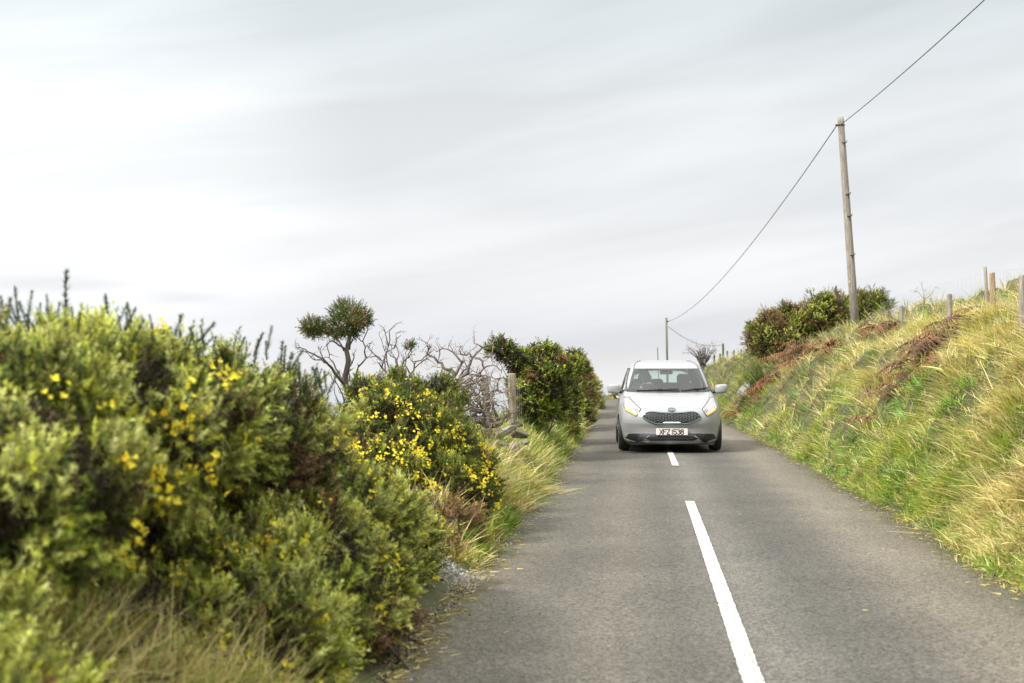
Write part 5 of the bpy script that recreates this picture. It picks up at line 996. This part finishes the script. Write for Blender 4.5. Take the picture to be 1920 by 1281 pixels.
# rear window, side windows, doors
V = []; F = []; zz = np.linspace(1.10, 1.465, 10)
for z in zz:
    h = float(np.interp(z, [1.1, 1.46], [.61, .51]))
    for j in range(13): x = -h + 2 * h * j / 12; V.append((x, float(rear_y(x, z)) + .004, z))
for i in range(9):
    for j in range(12): a = i * 13 + j; F.append((a, a + 13, a + 14, a + 1))
mb = MB(); mb.add(V, F); mb.build('rear_window', MGLASS2, car, True)
for s in (-1, 1):
    for nm_, y0_, y1_ in (('front_side_window', (1.36, 2.02), (2.40, 2.44)), ('rear_side_window', (2.46, 2.48), (3.47, 3.36))):
        V = []; F = []
        for i in range(9):
            z = 1.05 + .39 * i / 8
            for j in range(15): y = np.interp(i / 8, [0, 1], y0_) * (1 - j / 14) + np.interp(i / 8, [0, 1], y1_) * j / 14; V.append((s * (float(side_x(y, z)) + .003), y, z))
        for i in range(8):
            for j in range(14): a = i * 15 + j; F.append((a, a + 1, a + 16, a + 15))
        mb = MB(); mb.add(V, F); mb.build('side_window', MGLASS2, car, True)
    for pth in ([(1.30, 1.045), (3.5, 1.055)], [(1.30, 1.045), (1.55, 1.15), (2.02, 1.435)], [(2.02, 1.437), (3.38, 1.437)], [(2.43, 1.05), (2.46, 1.437)]):
        mb = MB(); P2 = []
        for (a, b_), (c_, d_) in zip(pth[:-1], pth[1:]):
            for q in np.linspace(0, 1, 12): y = a + (c_ - a) * q; z = b_ + (d_ - b_) * q; P2.append(np.array([s * (float(side_x(y, z)) + .003), y, z]))
        mb.tube(P2, .014, 6); mb.build('window_trim', MTRIM, car, True)
    for y0_, y1_, zc in ((1.30, 2.40, .34), (2.42, 3.25, .34)):
        d_ = patch('door', (y0_, y1_), ([0, 2.95, 3.2, 3.4, 5], [zc, zc, .58, .66, .66]), ([0, 9], [1.03, 1.03]), .003, MPAINT, car, kind=s, nx=18, nz=10)
        mb = MB(); hy = y1_ - .22; hz = .90; hx = s * (float(side_x(hy, hz)) + .03); mb.tube([np.array([hx - s * .03, hy - .09, hz]), np.array([hx, hy - .07, hz]), np.array([hx, hy + .07, hz]), np.array([hx - s * .03, hy + .09, hz])], [.010, .015, .015, .010], 8); mb.build('door_handle', MCHR, d_, True)
    # door mirror
    mb = MB(); c = np.array([s * .945, 1.42, 1.075])
    for i in range(1):
        nu, nv_ = 18, 10; V = []; F = []
        for a in range(nv_ + 1):
            ph = math.pi * a / nv_
            for b_ in range(nu):
                th = 2 * math.pi * b_ / nu; ex = .5; cp, sp_ = math.cos(ph), math.sin(ph); f_ = lambda v: math.copysign(abs(v) ** ex, v)
                x = f_(cp) * .112; z = f_(sp_ * math.sin(th)) * .082; y = f_(sp_ * math.cos(th)) * .075; V.append((c[0] + x, c[1] + y + abs(x) * .25, c[2] + z + s * x * .06))
        for a in range(nv_):
            for b_ in range(nu): k = (b_ + 1) % nu; F.append((a * nu + b_, a * nu + k, (a + 1) * nu + k, (a + 1) * nu + b_))
        mb.add(V, F)
    mr_ = mb.build('door_mirror', MPAINT, car, True)
    mb = MB(); mb.box(c + [0, .085, 0], (.17, .012, .10), bev=.004); mb.build('mirror_glass', MCHR, mr_)
    mb = MB(); mb.tube([c + [-s * .03, .02, -.055], c + [-s * .13, .03, -.060], c + [-s * .20, .04, -.062]], [.022, .026, .030], 8); mb.build('mirror_arm', MBLK, mr_, True)
    # wheels
    for wy in WA:
        c = np.array([s * .775, wy, .312]); mb = MB(); prof_ = [(-.095, .20), (-.10, .27), (-.085, .302), (-.03, .312), (.03, .312), (.085, .302), (.10, .27), (.095, .20)]; n_ = 40; V = []; F = []
        for k in range(n_):
            a = 2 * math.pi * k / n_
            for (px_, r_) in prof_: V.append((c[0] + px_, c[1] + r_ * math.cos(a), c[2] + r_ * math.sin(a)))
        m_ = len(prof_)
        for k in range(n_):
            for q in range(m_): k2 = (k + 1) % n_; q2 = (q + 1) % m_; F.append((k * m_ + q, k2 * m_ + q, k2 * m_ + q2, k * m_ + q2))
        mb.add(V, F); wheel = mb.build('wheel', MRUB, car, True)
        mb = MB()
        for k in range(10): a = 2 * math.pi * k / 10; mb.tube([c + [s * .06, .03 * math.cos(a), .03 * math.sin(a)], c + [s * .075, .12 * math.cos(a), .12 * math.sin(a)], c + [s * .08, .205 * math.cos(a), .205 * math.sin(a)]], [.028, .020, .024], 6)
        mb.tube([c + [s * .04, 0, 0], c + [s * .085, 0, 0]], .05, 14); mb.build('rim', MALLOY, wheel, True)
        mb = MB(); V = []; F = []
        for k in range(25):
            a = math.pi * (k / 24) * 1.25 - .4
            for xx in (s * .50, s * .86): V.append((xx, wy + (WR + .002) * math.cos(a), .31 + (WR + .002) * math.sin(a)))
        for k in range(24): F.append((2 * k, 2 * k + 1, 2 * k + 3, 2 * k + 2))
        mb.add(V, F); mb.build('arch_liner', MBLK, car, True)
# cabin
mb = MB(); V = []; F = []
for i, (y, z) in enumerate([(1.00, .93), (1.15, 1.01), (1.40, 1.035), (1.62, 1.02), (1.74, .95), (1.76, .75)]):
    for j in range(13): x = -.70 + 1.4 * j / 12; V.append((x * (.95 if i < 1 else 1), y + .06 * (x / .7) ** 2, z + (.035 if (abs(x + .38) < .22 and 1 < i < 4) else 0)))
for i in range(5):
    for j in range(12): a = i * 13 + j; F.append((a, a + 1, a + 14, a + 13))
mb.add(V, F); mb.build('dashboard', MINT, car, True)
def seat(x, y, w_, back_h, head=True, n='seat', hw=.25):
    mb = MB(); mb.box((x, y + .02, .50), (w_, .50, .16), bev=.05); sq = mb.build(n, MINT, car, True)
    mb = MB(); mb.box((x, y + .34, .62 + back_h / 2), (w_, .15, back_h), rot=Matrix.Rotation(R(-12), 3, 'X'), bev=.05); mb.build('seat_back', MINT, sq, True)
    if head:
        mb = MB(); mb.box((x, y + .34 + .085 + back_h * .16, .62 + back_h + .115), (hw, .10, .17), rot=Matrix.Rotation(R(-8), 3, 'X'), bev=.045); mb.tube([np.array([x - .05, y + .40 + back_h * .1, .60 + back_h]), np.array([x - .05, y + .42 + back_h * .16, .70 + back_h])], .008, 6); mb.build('headrest', MINT, sq, True)
seat(-.36, 1.98, .48, .52); seat(.36, 1.98, .48, .52, hw=.27)
mb = MB(); mb.box((0, 2.95, .50), (1.24, .50, .16), bev=.05); rs = mb.build('rear_seat', MINT, car, True); mb = MB(); mb.box((0, 3.30, .87), (1.24, .15, .60), rot=Matrix.Rotation(R(-10), 3, 'X'), bev=.05); mb.build('seat_back', MINT, rs, True)
for x in (-.10, -.44, .40): mb = MB(); mb.box((x, 3.36, 1.185), (.24, .10, .11), bev=.04); mb.build('headrest', MINT, rs, True)
sw_c = np.array([-.36, 1.72, 1.00]); Rm = Matrix.Rotation(R(28), 3, 'X'); mb = MB()
mb.tube([sw_c + np.array(Rm @ Vector((.185 * math.cos(a), 0, .185 * math.sin(a)))) for a in np.linspace(0, 6.283, 33)], .014, 8, False)
for a in (.1, math.pi - .1, -math.pi / 2): mb.tube([sw_c + np.array([0, -.02, 0]), sw_c + np.array(Rm @ Vector((.18 * math.cos(a), 0, .18 * math.sin(a))))], .014, 6)
mb.tube([sw_c, sw_c + [0, -.02, 0]], .05, 12); mb.tube([sw_c, sw_c + np.array([0, -.22, -.10])], .03, 8); mb.build('steering_wheel', mat('wheel_rim_leather', (.05, .05, .05), .5), car, True)
mb = MB(); mb.box((.0, 1.80, 1.368), (.23, .035, .068), bev=.016); mb.tube([np.array([0, 1.79, 1.39]), np.array([0, 1.74, 1.425])], .016, 8); mb.build('rear_view_mirror', MBLK, car, True)

# ------------------------------------------------------------------ driver: one continuous skinned body
def skin_body(name, verts, edges, radii, m, parent, sub=2, root_i=0):
    me = bpy.data.meshes.new(name); me.from_pydata([tuple(map(float, v)) for v in verts], edges, []); o = link(name, me, m, parent)
    sk = o.modifiers.new('skin', 'SKIN'); sk.use_smooth_shade = True; sk.branch_smoothing = .3
    for i, r_ in enumerate(radii): me.skin_vertices[0].data[i].radius = (r_, r_) if not hasattr(r_, '__len__') else r_
    me.skin_vertices[0].data[root_i].use_root = True
    ss = o.modifiers.new('sub', 'SUBSURF'); ss.levels = sub; ss.render_levels = sub
    return o
SX, SY, SZ = -.36, 2.02, .58
prt = empty('person', (0, 0, 0)); tag(prt, 'dark haired driver in a dark green jacket, one hand on top of the steering wheel', 'person')
Mc = Matrix.Translation(car.location) @ Matrix.Rotation(CROT, 4, 'Z') @ Matrix.Rotation(math.atan(.0113), 4, 'X') @ Matrix.Diagonal((1, 1, .975, 1)); prt.matrix_world = Mc @ Matrix.Translation((SX, SY, SZ))
S0 = np.array([SX, SY, SZ])
class Sk:
    def __init__(s): s.v = []; s.e = []; s.r = []
    def a(s, p, r_, fr=None):
        s.v.append(np.array(p, float) - S0); s.r.append(r_); i = len(s.v) - 1
        if fr is not None: s.e.append((fr, i))
        return i
    def chain(s, fr, pts):
        for p, r_ in pts: fr = s.a(p, r_, fr)
        return fr
bdy = Sk(); pel = bdy.a((SX, 2.10, .66), .13)
ch = bdy.chain(pel, [((SX, 2.14, .80), .12), ((SX, 2.16, .95), .14)]); nk = bdy.chain(ch, [((SX, 2.15, 1.07), .085), ((SX - .005, 2.12, 1.14), .055), ((SX - .01, 2.09, 1.18), .062)])
hd = bdy.chain(nk, [((SX - .015, 2.055, 1.215), (.066, .072)), ((SX - .02, 2.055, 1.265), (.076, .090)), ((SX - .02, 2.065, 1.315), (.074, .088)), ((SX - .02, 2.07, 1.35), (.045, .055))])
for s in (-1, 1):
    bdy.chain(pel, [((SX + s * .10, 1.98, .63), .085), ((SX + s * .16, 1.68, .68), .062), ((SX + s * .15, 1.48, .42), .05), ((SX + s * .14, 1.40, .30), .04), ((SX + s * .14, 1.30, .27), .035)])
def arm(s, elbow, wrist, palm, fdir, curl, thumb):
    sh = bdy.chain(ch, [((SX + s * .17, 2.14, 1.03), .062)]); el = bdy.chain(sh, [(elbow, .042)]); wr = bdy.chain(el, [((np.array(elbow) + np.array(wrist)) / 2, .038), (wrist, .026)]); pm = bdy.chain(wr, [(palm, (.030, .022))])
    palm = np.array(palm); fdir = norm(np.array(fdir, float)); side_ = norm(np.cross(fdir, curl)); curl = np.array(curl, float)
    for k, (o_, l_) in enumerate([(-.027, .062), (-.009, .072), (.009, .070), (.027, .055)]):
        b0_ = palm + side_ * o_ + fdir * .018; bdy.chain(pm, [(b0_, .0105), (b0_ + fdir * l_ * .38 + curl * l_ * .10, .0095), (b0_ + fdir * l_ * .60 + curl * l_ * .42, .0088), (b0_ + fdir * l_ * .52 + curl * l_ * .80, .0078)])
    tb = palm - side_ * .028 - fdir * .012; bdy.chain(pm, [(tb, .012), (tb - side_ * .018 + fdir * .015 + curl * .02, .011), (tb - side_ * .020 + fdir * .03 + curl * .045, .0095)])
# hand on top of the wheel, turned across it
arm(1, (-.10, 1.98, .87), (-.235, 1.735, 1.115), (-.290, 1.690, 1.165), (-.75, -.55, .25), (-.1, .35, -.93), 1)
arm(-1, (-.62, 1.98, .86), (-.535, 1.76, 1.00), (-.520, 1.70, 1.045), (.35, -.75, .45), (.45, .55, -.6), 1)
MSKIN = noisy('skin', (.36, .20, .14), (.46, .27, .19), 12, rough=.5)
body_o = skin_body('body', bdy.v, bdy.e, bdy.r, MSKIN, prt, 2)
def ellip(name, c, rr, m, parent, n=20, fn=None):
    V = []; F = []; nv_ = 14
    for i in range(nv_ + 1):
        ph = math.pi * i / nv_
        for j in range(n): th = 2 * math.pi * j / n; d = np.array([math.sin(ph) * math.cos(th), math.sin(ph) * math.sin(th), math.cos(ph)]); s_ = fn(d) if fn else 1; V.append(np.array(c) - S0 + d * np.array(rr) * s_)
    for i in range(nv_):
        for j in range(n): k = (j + 1) % n; F.append((i * n + j, i * n + k, (i + 1) * n + k, (i + 1) * n + j))
    mb = MB(); mb.add(V, F); return mb.build(name, m, parent, True)
MHAIR = noisy('dark_hair', (.012, .010, .008), (.035, .028, .022), 30, rough=.6)
HC = np.array([SX - .02, 2.085, 1.30]); ellip('hair', HC, (.100, .105, .110), MHAIR, prt, 26, lambda d: (1.03 + .06 * float(vn(d[0] * 6, d[1] * 6, d[2] * 6))) if (d[2] > .30 or d[1] > -.1) else .62)
ellip('nose', (SX - .020, 1.968, 1.262), (.013, .020, .022), MSKIN, body_o, 12)
for s in (-1, 1):
    ellip('eye', (SX - .02 + s * .030, 1.985, 1.285), (.013, .010, .007), mat('eye_dark', (.03, .02, .02), .2), prt, 10); ellip('ear', (SX - .02 + s * .080, 2.075, 1.265), (.012, .020, .030), MSKIN, body_o, 10)
ellip('mouth', (SX - .020, 1.985, 1.222), (.024, .008, .006), mat('lips', (.30, .10, .08), .5), prt, 10)
jk = Sk(); p0 = jk.a((SX, 2.10, .68), .155); c1 = jk.chain(p0, [((SX, 2.14, .82), .150), ((SX, 2.16, .97), .160)]); jk.chain(c1, [((SX, 2.15, 1.06), .095), ((SX - .003, 2.135, 1.10), .075)])
for s, e, w_ in ((1, (-.10, 1.98, .87), (-.222, 1.755, 1.095)), (-1, (-.62, 1.98, .86), (-.54, 1.785, .985))):
    sh = jk.chain(c1, [((SX + s * .175, 2.14, 1.03), .078)]); jk.chain(sh, [(e, .058), ((np.array(e) + np.array(w_)) / 2, .050), (w_, .038)])
skin_body('jacket', jk.v, jk.e, jk.r, noisy('green_jacket', (.02, .05, .04), (.05, .09, .07), 20, rough=.85), prt, 2)
tr_ = Sk(); p0 = tr_.a((SX, 2.10, .64), .14)
for s in (-1, 1): tr_.chain(p0, [((SX + s * .10, 1.98, .63), .098), ((SX + s * .16, 1.68, .68), .075), ((SX + s * .15, 1.48, .42), .062), ((SX + s * .14, 1.42, .33), .055)])
skin_body('trousers', tr_.v, tr_.e, tr_.r, mat('dark_trousers', (.02, .02, .03), .9), prt, 2)
mb = MB(); a = np.array([SX - .21, 2.26, 1.12]) - S0; mb.tube([a, np.array([SX - .12, 2.00, 1.02]) - S0, np.array([SX, 1.98, .86]) - S0, np.array([SX + .16, 2.06, .70]) - S0], .012, 6)
bpy.context.view_layer.update()
